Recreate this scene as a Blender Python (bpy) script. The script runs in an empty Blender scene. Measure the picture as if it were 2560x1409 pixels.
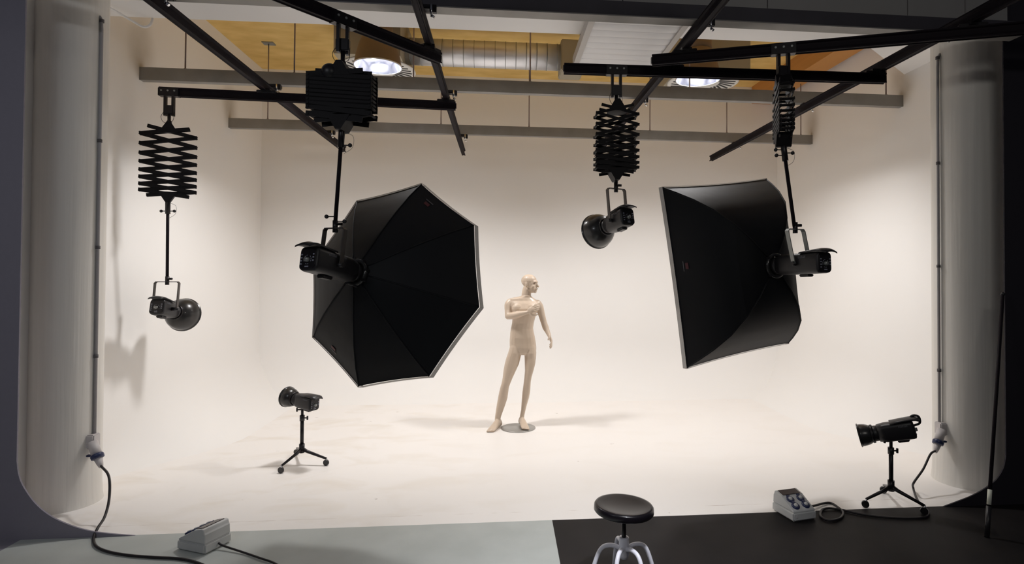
import bpy, bmesh, math, random
from mathutils import Vector, Matrix
random.seed(4)
V = Vector
SC = bpy.context.scene
COL = SC.collection
# ------------------------------------------------------------------ camera
YAW, PITCH, ROLL, PPX, PPY, FPX, CAMH = 0.0961, 0.01592, 0.00531, 1388.3, 660.2, 1450.0, 1.75
cy, sy, cp, sp = math.cos(YAW), math.sin(YAW), math.cos(PITCH), math.sin(PITCH)
CF = V((sy*cp, cy*cp, sp)); r0 = V((cy, -sy, 0)); u0 = r0.cross(CF)
CR = r0*math.cos(ROLL)+u0*math.sin(ROLL); CU = -r0*math.sin(ROLL)+u0*math.cos(ROLL)
CAM = V((0, 0, CAMH))
cam_d = bpy.data.cameras.new('camera'); cam = bpy.data.objects.new('camera', cam_d); COL.objects.link(cam)
m = Matrix((CR, CU, -CF)).transposed().to_4x4(); m.translation = CAM; cam.matrix_world = m
cam_d.sensor_fit = 'HORIZONTAL'; cam_d.sensor_width = 36.0; cam_d.lens = 36.0*FPX/2560
cam_d.shift_x = (1280-PPX)/2560; cam_d.shift_y = -(704.5-PPY)/2560
cam_d.clip_start = 0.05; cam_d.clip_end = 100
SC.camera = cam
# ------------------------------------------------------------------ world, lights, exposure
w = bpy.data.worlds.new('world'); SC.world = w; w.use_nodes = True
w.node_tree.nodes['Background'].inputs[0].default_value = (0.80, 0.82, 1.0, 1)
w.node_tree.nodes['Background'].inputs[1].default_value = 0.035
SC.view_settings.view_transform = 'Standard'; SC.view_settings.look = 'None'
SC.cycles.max_bounces = 16; SC.cycles.diffuse_bounces = 10
SC.view_settings.exposure = 0.0; SC.view_settings.gamma = 1.0; SC.view_settings.use_curve_mapping = False
LAMP_Y = 6.1
LAMPS = []          # filled below from the pendant positions


def lamp(name, kind, loc, energy, color=(1, 1, 1), target=None, **kw):
    d = bpy.data.lights.new(name, kind); d.energy = energy; d.color = color
    for k, v in kw.items(): setattr(d, k, v)
    o = bpy.data.objects.new(name, d); o.location = loc; COL.objects.link(o)
    if target is not None:
        o.rotation_euler = (V(target)-V(loc)).to_track_quat('-Z', 'Y').to_euler()
    return o


# the studio's own dim ceiling tubes behind the camera
lamp('studio_tube_light', 'AREA', (-2.6, 0.6, 3.4), 22, (0.92, 0.95, 1.0), (-2.9, 3.4, 0.4), shape='RECTANGLE', size=1.4, size_y=0.3)
lamp('studio_tube_light', 'AREA', (1.6, 0.2, 3.4), 16, (1.0, 0.96, 0.88), (2.6, 3.6, 1.2), shape='RECTANGLE', size=1.2, size_y=0.2)


lamp('stool_fill_light', 'AREA', (0.9, 1.6, 3.3), 12, (0.95, 0.96, 1.0), (0.8, 2.7, 0.3), shape='DISK', size=0.25, spread=0.95)  # unseen fill light, added to brighten the stool legs


def ray(px, py): return CF+CR*((px-PPX)/FPX)+CU*((PPY-py)/FPX)
def atz(px, py, z=0.0):
    d = ray(px, py); return CAM+d*((z-CAMH)/d.z)
def aty(px, py, y):
    d = ray(px, py); return CAM+d*(y/d.y)


LX1, LX2 = aty(945, 166, LAMP_Y), aty(1745, 198, LAMP_Y)
for c in (LX1, LX2):
    lamp('pendant_light', 'SPOT', c+V((0, 0, 0.03)), 302, (1.0, 0.975, 0.965), c+V((0, 0, -1)),
         spot_size=math.radians(148), spot_blend=0.62, shadow_soft_size=0.20)

# ------------------------------------------------------------------ materials
def mat(name, col, rough=0.6, metal=0.0, bump=0.0, scale=40, var=0.0, spec=0.5, coat=0.0, emis=None, stretch=(1, 1, 1)):
    m = bpy.data.materials.new(name); m.use_nodes = True; t = m.node_tree; b = t.nodes['Principled BSDF']
    b.inputs['Base Color'].default_value = (*col, 1); b.inputs['Roughness'].default_value = rough
    b.inputs['Metallic'].default_value = metal; b.inputs['Specular IOR Level'].default_value = spec
    b.inputs['Coat Weight'].default_value = coat
    if emis: b.inputs['Emission Color'].default_value = (*emis[0], 1); b.inputs['Emission Strength'].default_value = emis[1]
    if bump or var:
        tc = t.nodes.new('ShaderNodeTexCoord'); mp = t.nodes.new('ShaderNodeMapping'); mp.inputs['Scale'].default_value = stretch
        n = t.nodes.new('ShaderNodeTexNoise'); n.inputs['Scale'].default_value = scale; n.inputs['Detail'].default_value = 4
        t.links.new(tc.outputs['Object'], mp.inputs[0]); t.links.new(mp.outputs[0], n.inputs['Vector'])
        if var:
            r = t.nodes.new('ShaderNodeMix'); r.data_type = 'RGBA'
            r.inputs[6].default_value = (*[c*(1-var) for c in col], 1); r.inputs[7].default_value = (*[min(1, c*(1+var)) for c in col], 1)
            t.links.new(n.outputs['Fac'], r.inputs[0]); t.links.new(r.outputs[2], b.inputs['Base Color'])
        if bump:
            bp = t.nodes.new('ShaderNodeBump'); bp.inputs['Strength'].default_value = bump; bp.inputs['Distance'].default_value = 0.01
            t.links.new(n.outputs['Fac'], bp.inputs['Height']); t.links.new(bp.outputs[0], b.inputs['Normal'])
    return m


M = dict(
    wall=None,
    column=mat('white_column_paint', (0.72, 0.70, 0.66), 0.55, bump=0.3, scale=3, var=0.10, stretch=(9, 9, 0.25)),
    soffit=mat('white_soffit', (0.86, 0.855, 0.85), 0.8, var=0.01, scale=3),
    front=mat('dark_grey_wall_paint', (0.25, 0.235, 0.28), 0.8, bump=0.05, scale=30, var=0.05),
    frontdark=mat('black_wall_paint', (0.018, 0.015, 0.022), 0.8),
    cladding=mat('grey_cladding', (0.30, 0.29, 0.28), 0.7, var=0.06, scale=5),
    galv=mat('galvanised_steel', (0.27, 0.26, 0.245), 0.5, metal=0.45, var=0.25, scale=5, bump=0.05),
    rod=mat('threaded_steel', (0.30, 0.23, 0.21), 0.5, metal=0.5),
    lintel=mat('weathered_steel', (0.055, 0.05, 0.06), 0.6, metal=0.2, var=0.2, scale=6),
    rail=mat('black_anodised_rail', (0.010, 0.007, 0.010), 0.6, metal=0.0, spec=0.12),
    bar=mat('black_scissor_bar', (0.006, 0.005, 0.006), 0.6, spec=0.2),
    black=mat('black_plastic', (0.012, 0.011, 0.013), 0.42, bump=0.02, scale=200),
    blackmetal=mat('black_metal', (0.014, 0.012, 0.014), 0.35, metal=0.4),
    bowl=mat('dark_reflector_shell', (0.035, 0.034, 0.034), 0.3, metal=0.5, coat=0.3),
    silver=mat('chrome', (0.75, 0.75, 0.76), 0.25, metal=1.0),
    greymetal=mat('grey_metal', (0.30, 0.31, 0.30), 0.42, metal=0.6),
    yokedark=mat('dark_steel_strap', (0.075, 0.065, 0.06), 0.45, metal=0.4),
    fabric=mat('black_softbox_fabric', (0.0042, 0.0046, 0.0062), 0.6, bump=0.35, scale=3, spec=0.22),
    lip=mat('grey_softbox_lip', (0.46, 0.44, 0.42), 0.8, var=0.15, scale=12),
    diffuser=mat('white_diffuser_cloth', (0.85, 0.85, 0.85), 0.9),
    mannequin=mat('beige_mannequin_lacquer', (0.62, 0.50, 0.39), 0.38, coat=0.15),
    browshade=mat('brown_brow_and_socket_shade', (0.22, 0.14, 0.10), 0.5),
    plate=mat('brushed_steel_plate', (0.42, 0.41, 0.39), 0.4, metal=0.7, var=0.1, scale=20),
    seat=mat('black_lacquered_seat', (0.005, 0.004, 0.006), 0.3, coat=0.15, spec=0.25, var=0.2, scale=8),
    whitetube=mat('grey_white_powder_coat', (0.74, 0.74, 0.82), 0.3, coat=0.3),
    grey_plastic=mat('light_grey_plastic', (0.55, 0.555, 0.55), 0.45, var=0.03, scale=6),
    socketgrey=mat('socket_housing_grey', (0.55, 0.52, 0.52), 0.5),
    blue=mat('dark_blue_plastic', (0.02, 0.03, 0.09), 0.35),
    brown=mat('smoked_window', (0.030, 0.014, 0.014), 0.35, spec=0.3),
    cable=mat('black_rubber_cable', (0.012, 0.009, 0.011), 0.5),
    conduit=mat('grey_conduit', (0.33, 0.32, 0.33), 0.5),
    clip=mat('dark_clip', (0.09, 0.085, 0.09), 0.6),
    shade=mat('brown_lamp_shade', (0.22, 0.15, 0.09), 0.5, metal=0.2),
    mirror=mat('bright_reflector', (0.80, 0.83, 1.0), 0.16, metal=1.0, emis=((0.70, 0.75, 1.0), 0.55)),
    hotspot=mat('glowing_hot_spot', (1, 1, 1), 0.5, emis=((1.0, 0.98, 0.95), 14)),
    duct=mat('spiral_duct_steel', (0.85, 0.86, 0.90), 0.42, metal=0.85),
    plenum=mat('plenum_box_steel', (0.36, 0.32, 0.24), 0.6, metal=0.2),
    plenumlight=mat('diffuser_plate_white', (0.72, 0.71, 0.68), 0.6),
    slot=mat('dark_slot', (0.03, 0.03, 0.03), 0.7),
    orange=mat('orange_glulam', (0.52, 0.24, 0.06), 0.6, var=0.15, scale=3, stretch=(1, 0.15, 6)),
    joist=mat('brown_joist', (0.42, 0.27, 0.10), 0.65, var=0.2, scale=4, stretch=(0.3, 3, 3)),
    panel=mat('ribbed_polycarbonate', (0.76, 0.76, 0.77), 0.5),
    panelframe=mat('aluminium_frame', (0.48, 0.46, 0.44), 0.5, metal=0.3),
    label_red=mat('dark_red_label', (0.07, 0.008, 0.014), 0.6),
    label_grey=mat('dim_grey_print', (0.10, 0.10, 0.11), 0.6),
    print_grey=mat('grey_panel_print', (0.32, 0.33, 0.40), 0.5),
    tag=mat('pale_green_sticker', (0.75, 0.77, 0.66), 0.6),
    brass=mat('brass', (0.6, 0.4, 0.15), 0.4, metal=0.8),
)


def wall_paint():
    m = mat('cream_wall_paint', (0.855, 0.84, 0.82), 0.75); t = m.node_tree; b = t.nodes['Principled BSDF']; L = t.links.new
    g = t.nodes.new('ShaderNodeNewGeometry'); n = t.nodes.new('ShaderNodeTexNoise'); n.inputs['Scale'].default_value = 2.5; n.inputs['Detail'].default_value = 5
    L(g.outputs['Position'], n.inputs['Vector']); prev = None
    # brownish dust on the plaster above the four beam ends
    for c in ((XL, 5.84, 3.86), (XL, 7.65, 3.84), (XR, 5.84, 3.82), (XR, 7.65, 3.82)):
        sub = t.nodes.new('ShaderNodeVectorMath'); sub.operation = 'SUBTRACT'; sub.inputs[1].default_value = c; L(g.outputs['Position'], sub.inputs[0])
        mul = t.nodes.new('ShaderNodeVectorMath'); mul.operation = 'MULTIPLY'; mul.inputs[1].default_value = (3.5, 3.6, 2.6); L(sub.outputs[0], mul.inputs[0])
        ln = t.nodes.new('ShaderNodeVectorMath'); ln.operation = 'LENGTH'; L(mul.outputs[0], ln.inputs[0])
        mr = t.nodes.new('ShaderNodeMapRange'); mr.interpolation_type = 'SMOOTHSTEP'
        mr.inputs[1].default_value = 1.0; mr.inputs[2].default_value = 0.1; mr.inputs[3].default_value = 0; mr.inputs[4].default_value = 0.75; L(ln.outputs['Value'], mr.inputs[0])
        if prev is None: prev = mr.outputs[0]
        else:
            a = t.nodes.new('ShaderNodeMath'); a.operation = 'MAXIMUM'; L(prev, a.inputs[0]); L(mr.outputs[0], a.inputs[1]); prev = a.outputs[0]
    mu = t.nodes.new('ShaderNodeMath'); mu.operation = 'MULTIPLY'; L(prev, mu.inputs[0]); L(n.outputs['Fac'], mu.inputs[1])
    mix = t.nodes.new('ShaderNodeMix'); mix.data_type = 'RGBA'; mix.inputs[6].default_value = (0.855, 0.84, 0.82, 1); mix.inputs[7].default_value = (0.30, 0.24, 0.16, 1)
    L(mu.outputs[0], mix.inputs[0]); L(mix.outputs[2], b.inputs['Base Color'])
    return m


XL, XR = -3.40, 4.30
def wood_ceiling():
    m = mat('yellow_wood_panel', (0.62, 0.40, 0.13), 0.6)
    t = m.node_tree; b = t.nodes['Principled BSDF']
    tc = t.nodes.new('ShaderNodeTexCoord'); mp = t.nodes.new('ShaderNodeMapping'); mp.inputs['Scale'].default_value = (1.0, 2.2, 1)
    mp.inputs['Rotation'].default_value = (0, 0, 0.5)
    n = t.nodes.new('ShaderNodeTexNoise'); n.inputs['Scale'].default_value = 2.5; n.inputs['Detail'].default_value = 8
    cr = t.nodes.new('ShaderNodeValToRGB'); cr.color_ramp.elements[0].position = 0.32; cr.color_ramp.elements[1].position = 0.68
    cr.color_ramp.elements[0].color = (0.66, 0.43, 0.12, 1); cr.color_ramp.elements[1].color = (0.82, 0.58, 0.21, 1)
    t.links.new(tc.outputs['Object'], mp.inputs[0]); t.links.new(mp.outputs[0], n.inputs['Vector'])
    t.links.new(n.outputs['Fac'], cr.inputs[0]); t.links.new(cr.outputs[0], b.inputs['Base Color'])
    return m


def floor_white():
    m = mat('white_floor_paint', (0.83, 0.785, 0.735), 0.42, spec=0.3)
    t = m.node_tree; b = t.nodes['Principled BSDF']; L = t.links.new
    tc = t.nodes.new('ShaderNodeTexCoord'); sep = t.nodes.new('ShaderNodeSeparateXYZ'); L(tc.outputs['Object'], sep.inputs[0])
    # worn yellowish scuffs, stretched along the room's width and strongest on the left
    mp = t.nodes.new('ShaderNodeMapping'); mp.inputs['Scale'].default_value = (1.1, 1.9, 1); mp.inputs['Rotation'].default_value = (0, 0, 0.35)
    n = t.nodes.new('ShaderNodeTexNoise'); n.inputs['Scale'].default_value = 1.5; n.inputs['Detail'].default_value = 7; n.inputs['Distortion'].default_value = 0.6
    L(tc.outputs['Object'], mp.inputs[0]); L(mp.outputs[0], n.inputs['Vector'])
    cr = t.nodes.new('ShaderNodeValToRGB'); cr.color_ramp.elements[0].position = 0.50; cr.color_ramp.elements[1].position = 0.68
    L(n.outputs['Fac'], cr.inputs[0])
    mr = t.nodes.new('ShaderNodeMapRange'); mr.inputs[1].default_value = 0.4; mr.inputs[2].default_value = -2.0
    mr.inputs[3].default_value = 0.06; mr.inputs[4].default_value = 0.30; L(sep.outputs[0], mr.inputs[0])
    mu = t.nodes.new('ShaderNodeMath'); mu.operation = 'MULTIPLY'; L(cr.outputs[0], mu.inputs[0]); L(mr.outputs[0], mu.inputs[1])
    mix = t.nodes.new('ShaderNodeMix'); mix.data_type = 'RGBA'
    mix.inputs[6].default_value = (0.865, 0.835, 0.805, 1); mix.inputs[7].default_value = (0.62, 0.53, 0.39, 1)
    L(mu.outputs[0], mix.inputs[0])
    # small dark chips
    n2 = t.nodes.new('ShaderNodeTexNoise'); n2.inputs['Scale'].default_value = 9; n2.inputs['Detail'].default_value = 3
    L(tc.outputs['Object'], n2.inputs['Vector'])
    cr2 = t.nodes.new('ShaderNodeValToRGB'); cr2.color_ramp.elements[0].position = 0.735; cr2.color_ramp.elements[1].position = 0.76
    L(n2.outputs['Fac'], cr2.inputs[0])
    mix2 = t.nodes.new('ShaderNodeMix'); mix2.data_type = 'RGBA'; mix2.inputs[7].default_value = (0.36, 0.30, 0.25, 1)
    sc = t.nodes.new('ShaderNodeMath'); sc.operation = 'MULTIPLY'; sc.inputs[1].default_value = 0.5; L(cr2.outputs[0], sc.inputs[0])
    L(sc.outputs[0], mix2.inputs[0]); L(mix.outputs[2], mix2.inputs[6])
    # hairline joint in the paint, parallel to the front edge
    a1 = t.nodes.new('ShaderNodeMath'); a1.operation = 'SUBTRACT'; a1.inputs[1].default_value = 4.285; L(sep.outputs[1], a1.inputs[0])
    a2 = t.nodes.new('ShaderNodeMath'); a2.operation = 'ABSOLUTE'; L(a1.outputs[0], a2.inputs[0])
    a3 = t.nodes.new('ShaderNodeMath'); a3.operation = 'LESS_THAN'; a3.inputs[1].default_value = 0.0035; L(a2.outputs[0], a3.inputs[0])
    n3 = t.nodes.new('ShaderNodeTexNoise'); n3.inputs['Scale'].default_value = 6; L(tc.outputs['Object'], n3.inputs['Vector'])
    a4 = t.nodes.new('ShaderNodeMapRange'); a4.inputs[1].default_value = 0.45; a4.inputs[2].default_value = 0.7; a4.inputs[4].default_value = 0.8; L(n3.outputs['Fac'], a4.inputs[0])
    a5 = t.nodes.new('ShaderNodeMath'); a5.operation = 'MULTIPLY'; L(a3.outputs[0], a5.inputs[0]); L(a4.outputs[0], a5.inputs[1])
    mix3 = t.nodes.new('ShaderNodeMix'); mix3.data_type = 'RGBA'; mix3.inputs[7].default_value = (0.42, 0.33, 0.27, 1)
    L(a5.outputs[0], mix3.inputs[0]); L(mix2.outputs[2], mix3.inputs[6]); L(mix3.outputs[2], b.inputs['Base Color'])
    return m


def floor_vinyl(name, a, bcol):
    m = mat(name, a, 0.6, spec=0.14); t = m.node_tree; b = t.nodes['Principled BSDF']; L = t.links.new
    tc = t.nodes.new('ShaderNodeTexCoord'); n = t.nodes.new('ShaderNodeTexNoise'); n.inputs['Scale'].default_value = 3.5; n.inputs['Detail'].default_value = 8
    L(tc.outputs['Object'], n.inputs['Vector'])
    cr = t.nodes.new('ShaderNodeValToRGB'); cr.color_ramp.elements[0].color = (*a, 1); cr.color_ramp.elements[1].color = (*bcol, 1)
    cr.color_ramp.elements[0].position = 0.35; cr.color_ramp.elements[1].position = 0.7
    L(n.outputs['Fac'], cr.inputs[0]); L(cr.outputs[0], b.inputs['Base Color'])
    return m


M['wood'] = wood_ceiling(); M['wall'] = wall_paint(); M['floor'] = floor_white()
M['vinyl_l'] = floor_vinyl('grey_green_vinyl', (0.44, 0.465, 0.445), (0.50, 0.525, 0.505))
M['vinyl_r'] = floor_vinyl('charcoal_vinyl', (0.010, 0.009, 0.0095), (0.017, 0.0145, 0.0145))


# ------------------------------------------------------------------ mesh helpers
def frame(d, up=V((0, 0, 1))):
    d = d.normalized()
    if abs(d.dot(up)) > 0.995: up = V((0, 1, 0))
    s = d.cross(up).normalized(); return s, s.cross(d).normalized(), d


class MB:
    """collects shapes in world space and links them as one mesh object"""
    def __init__(s, xf=None): s.v = []; s.f = []; s.sm = []; s.xf = xf
    def add(s, vs, fs, smooth=False):
        o = len(s.v)
        for p in vs: s.v.append((s.xf @ V(p)) if s.xf else V(p))
        for f in fs: s.f.append([i+o for i in f]); s.sm.append(smooth)
        return s
    def box(s, c, size, rot=None, bev=0.0):
        bm = bmesh.new(); bmesh.ops.create_cube(bm, size=1)
        for v in bm.verts: v.co = V((v.co.x*size[0], v.co.y*size[1], v.co.z*size[2]))
        if bev: bmesh.ops.bevel(bm, geom=list(bm.edges), offset=bev, segments=2, affect='EDGES')
        R = rot if rot is not None else Matrix.Identity(3)
        bm.verts.index_update()
        s.add([R @ v.co+V(c) for v in bm.verts], [[v.index for v in f.verts] for f in bm.faces]); bm.free(); return s
    def beam(s, a, b, wd, ht, up=V((0, 0, 1)), bev=0.0):
        a, b = V(a), V(b); x, z, y = frame(b-a, up)
        return s.box((a+b)/2, (wd, (b-a).length, ht), Matrix((x, y, z)).transposed(), bev)
    def prof(s, a, b, poly, up=V((0, 0, 1))):
        a, b = V(a), V(b); x, z, y = frame(b-a, up); n = len(poly)
        vs = [a+x*p[0]+z*p[1] for p in poly]+[b+x*p[0]+z*p[1] for p in poly]
        fs = [[i, (i+1) % n, n+(i+1) % n, n+i] for i in range(n)]+[list(range(n))[::-1], list(range(n, 2*n))]
        return s.add(vs, fs)
    def tube(s, pts, r, seg=10, cap=True, smooth=True):
        pts = [V(p) for p in pts]; n = len(pts); rs = r if isinstance(r, (list, tuple)) else [r]*n
        vs = []; px = None
        for i, p in enumerate(pts):
            d = (pts[min(i+1, n-1)]-pts[max(i-1, 0)]).normalized()
            if px is None: x, z, _ = frame(d)
            else:
                x = (px-d*px.dot(d)).normalized(); z = x.cross(d)
            px = x
            for k in range(seg):
                t = 2*math.pi*k/seg; vs.append(p+(x*math.cos(t)+z*math.sin(t))*rs[i])
        fs = [[i*seg+k, i*seg+(k+1) % seg, (i+1)*seg+(k+1) % seg, (i+1)*seg+k] for i in range(n-1) for k in range(seg)]
        s.add(vs, fs, smooth)
        if cap:
            s.add(vs[:seg], [list(range(seg))]); s.add(vs[-seg:], [list(range(seg))[::-1]])
        return s
    def lathe(s, prof, o, axis=V((0, 0, 1)), seg=28, smooth=True):
        """prof: list of (radius, height along axis)"""
        o = V(o); x, z, y = frame(V(axis)); vs = []
        for r, h in prof:
            for k in range(seg):
                t = 2*math.pi*k/seg; vs.append(o+y*h+(x*math.cos(t)+z*math.sin(t))*r)
        fs = [[i*seg+k, i*seg+(k+1) % seg, (i+1)*seg+(k+1) % seg, (i+1)*seg+k] for i in range(len(prof)-1) for k in range(seg)]
        return s.add(vs, fs, smooth)
    def sphere(s, c, r, seg=14, rings=8, R=None):
        c = V(c); r = V(r) if not isinstance(r, (int, float)) else V((r, r, r)); vs = []
        R = R if R is not None else Matrix.Identity(3)
        for i in range(rings+1):
            a = math.pi*i/rings
            for k in range(seg):
                t = 2*math.pi*k/seg
                vs.append(c+R @ V((r.x*math.sin(a)*math.cos(t), r.y*math.sin(a)*math.sin(t), r.z*math.cos(a))))
        fs = [[i*seg+k, i*seg+(k+1) % seg, (i+1)*seg+(k+1) % seg, (i+1)*seg+k] for i in range(rings) for k in range(seg)]
        return s.add(vs, fs, True)
    def build(s, name, material, parent=None):
        bm = bmesh.new(); vs = [bm.verts.new(p) for p in s.v]; 
        for f, sm in zip(s.f, s.sm):
            try: q = bm.faces.new([vs[i] for i in f]); q.smooth = sm
            except ValueError: pass
        bmesh.ops.remove_doubles(bm, verts=bm.verts, dist=1e-5)
        bmesh.ops.recalc_face_normals(bm, faces=bm.faces)
        org = V((0, 0, 0))
        p = parent
        while p is not None: org = org+p.location; p = p.parent
        if parent is None:
            lo = V([min(v.co[i] for v in bm.verts) for i in range(3)]); hi = V([max(v.co[i] for v in bm.verts) for i in range(3)])
            loc = V(((lo.x+hi.x)/2, (lo.y+hi.y)/2, lo.z)) if name not in ('floor',) else V((0, 0, 0))
            org = loc
        for v in bm.verts: v.co -= org
        me = bpy.data.meshes.new(name); bm.to_mesh(me); bm.free(); me.materials.append(material)
        o = bpy.data.objects.new(name, me); COL.objects.link(o)
        if parent is None: o.location = org
        else: o.parent = parent
        return o


def tag(o, label=None, cat=None, group=None, kind=None):
    if label: o['label'] = label
    if cat: o['category'] = cat
    if group: o['group'] = group
    if kind: o['kind'] = kind
    return o
def thing(name, loc, label, cat, group=None):
    o = bpy.data.objects.new(name, None); COL.objects.link(o); o.location = V(loc); o.empty_display_size = 0.1
    return tag(o, label, cat, group)
def bez(pts, n=8):
    """Catmull-Rom through the points"""
    pts = [V(p) for p in pts]; P = [pts[0]*2-pts[1]]+pts+[pts[-1]*2-pts[-2]]; out = []
    for i in range(1, len(P)-2):
        a, b, c, d = P[i-1:i+3]
        for k in range(n):
            t = k/n; out.append(0.5*((2*b)+(c-a)*t+(2*a-5*b+4*c-d)*t*t+(3*b-a-3*c+d)*t**3))
    return out+[pts[-1]]


# ------------------------------------------------------------------ the setting
XL, XR, YB, ZC, YF, ZS = -3.40, 4.30, 8.64, 4.66, 4.13, 3.90
# path of the wall (left front -> back -> right front) with cove radius and normals towards the room
def cove_wall(name, pts, label):
    """pts: list of (x, y, inward nx, ny, radius)"""
    b = MB(); rows = []
    for x, y, nx, ny, R in pts:
        row = [V((x+nx*R*(1-math.sin(a)), y+ny*R*(1-math.sin(a)), R*(1-math.cos(a)))) for a in [math.pi/2*k/12 for k in range(13)]]
        row += [V((x, y, R+(ZC+0.3-R)*k/6)) for k in range(1, 7)]
        rows.append(row)
    n = len(rows[0]); vs = [p for r in rows for p in r]
    fs = [[i*n+k, i*n+k+1, (i+1)*n+k+1, (i+1)*n+k] for i in range(len(rows)-1) for k in range(n-1)]
    b.add(vs, fs, True); o = b.build(name, M['wall']); tag(o, label, kind='structure'); return rows


RC = 0.75
def rad(y):
    t = max(0, min(1, (y-4.9)/1.6)); return 0.03+(RC-0.03)*(t*t*(3-2*t))
ysl = [YF+(YB-YF)*k/24 for k in range(25)]
# left wall: mitred at the back corner (inward vector carries both x and y there)
def side_pts(x, nx):
    out = []
    for y in ysl:
        R = rad(y); out.append((x, y, nx, 0.0, R))
    x_, y_, _, _, R = out[-1]; out[-1] = (x, YB, nx, -1.0, R)
    for i in range(len(out)-1):           # keep the cove's foot in front of the mitre line
        xx, yy, a, _, R = out[i]
        if yy > YB-R: out[i] = (xx, yy, a, -(R-(YB-yy))/R, R)
    return out
rl = cove_wall('wall_left', side_pts(XL, 1.0), 'cream painted left cyclorama wall curving into the floor')
rr = cove_wall('wall_right', side_pts(XR, -1.0), 'cream painted right cyclorama wall curving into the floor')
bp = []
for k in range(31):
    x = XL+(XR-XL)*k/30; nx = 0.0
    if x < XL+RC: nx = (RC-(x-XL))/RC
    if x > XR-RC: nx = -(RC-(XR-x))/RC
    bp.append((x, YB, nx, -1.0, RC))
rb = cove_wall('wall_back', bp, 'cream painted back cyclorama wall curving into the floor')
fl = MB(); foot = [r[0] for r in rl]+[r[0] for r in rb[1:-1]]+[r[0] for r in reversed(rr)]
cx = 0.4
# floor as strips from the middle line to the feet of the walls
def fan(feet):
    vs = []; fs = []
    for i, p in enumerate(feet):
        q = V((cx, min(p.y, YB-RC), 0)) if abs(p.y-(YB-RC)) > 1e-3 or True else p
        vs += [V((p.x, p.y, 0)), q]
    for i in range(len(feet)-1): fs.append([2*i, 2*i+1, 2*i+3, 2*i+2])
    return vs, fs
for feet in ([r[0] for r in rl], [r[0] for r in rr]):
    v_, f_ = fan([p for p in feet]); fl.add(v_, f_)
fo = fl.build('floor', M['floor']); tag(fo, 'white painted studio floor, scuffed yellow on the left', kind='structure')

# front floor: two vinyl sheets, 3 mm proud of nothing, butting the white floor
def slab(name, poly, z0, z1, material, label):
    b = MB(); n = len(poly)
    b.add([V((x, y, z0)) for x, y in poly]+[V((x, y, z1)) for x, y in poly],
          [list(range(n))[::-1], list(range(n, 2*n))]+[[i, (i+1) % n, n+(i+1) % n, n+i] for i in range(n)])
    return tag(b.build(name, material), label, kind='structure')
slab('floor_front', [(-5.5, -1.5), (-3.09, -1.5), (-3.09, YF), (-5.5, YF)], -0.04, 0.0, M['front'], 'blue grey painted floor strip at the far left')
slab('floor_front', [(-3.09, -1.5), (0.32, -1.5), (0.385, YF), (-3.09, YF)], -0.04, 0.0, M['vinyl_l'], 'grey green vinyl floor in front of the white cove, left half')
slab('floor_front', [(0.32, -1.5), (5.6, -1.5), (5.6, YF), (0.385, YF)], -0.04, 0.0, M['vinyl_r'], 'charcoal vinyl floor in front of the white cove, right half')

# front portal: two dark cheeks with rounded lower corners
def px_poly(pts): return [(aty(x, y, YF).x, max(0.0, aty(x, y, YF).z)) for x, y in pts]
pl = px_poly([(60, 600), (45, 1150), (49, 1182), (60, 1212), (90, 1255), (130, 1288), (180, 1311), (230, 1325), (285, 1332)])+[(-2.39, 0.0)]
pl[0] = (pl[1][0], 3.7)
pr = px_poly([(2510, 600), (2512, 1140), (2506, 1168), (2490, 1195), (2470, 1212), (2450, 1225), (2425, 1238), (2400, 1248)])+[(3.36, 0.0)]
pr[0] = (pr[1][0], 3.7)
def cheek(name, curve, xo, material, label):
    curve = curve[:1]+[(p.x, max(0.0, p.z)) for p in bez([V((x, 0, z)) for x, z in curve[1:]], 5)]
    b = MB(); n = len(curve); y0, y1 = YF-0.012, YF-0.001
    vs = []
    for (x, z) in curve: vs += [V((x, y0, z)), V((x, y1, z)), V((xo, y0, z)), V((xo, y1, z))]
    fs = []
    for i in range(n-1):
        a, c = 4*i, 4*i+4
        fs += [[a, a+2, c+2, c], [a+1, c+1, c+3, a+3], [a, c, c+1, a+1]]
    b.add(vs, fs, False); top = curve[0][1]
    b.box(((curve[0][0]+xo)/2, (y0+y1)/2, (top+4.6)/2), (abs(xo-curve[0][0]), y1-y0, 4.6-top))
    return tag(b.build(name, material), label, kind='structure')
cheek('wall_front_left', pl, -5.5, M['front'], 'dark blue grey wall left of the cove mouth with rounded lower corner')
cheek('wall_front_right', pr, 5.6, M['frontdark'], 'black wall right of the cove mouth with rounded lower corner')
wf = MB().box(((pl[0][0]+pr[0][0])/2, YF-0.02, 4.15), (pr[0][0]-pl[0][0], 0.03, 0.9)).build('wall_header', M['slot'])
tag(wf, 'wall above the cove mouth clad with grey panels', kind='structure')
xj = [-3.12, -2.02, -1.05, -0.10, 0.87]+[aty(1918, 20, YF-0.05).x, aty(2268, 30, YF-0.05).x, aty(2412, 40, YF-0.05).x, pr[0][0]]
for a, b_ in zip(xj[:-1], xj[1:]):
    q = MB().box(((a+b_)/2, YF-0.045, 4.13), (b_-a-0.006, 0.02, 0.86), bev=0.002).build('panel', M['cladding'], wf)

# round columns
for (px, y, R, nm, lb) in ((160, 4.74, 0.225, 'column_left', 'white painted round column at the left mouth of the cove'),
                           (2420, 4.62, 0.255, 'column_right', 'white painted round column at the right mouth of the cove')):
    c = aty(px, 1260, y); b = MB()
    prof_ = [(R, 0), (R, ZS+0.02)]
    b.lathe([(R+0.012*math.exp(-h*14), h) for h in (0, 0.03, 0.06, 0.12, 0.3, 1, 2, 3, ZS)], (c.x, y, 0), seg=64)
    tag(b.build(nm, M['column']), lb, kind='structure')

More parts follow.
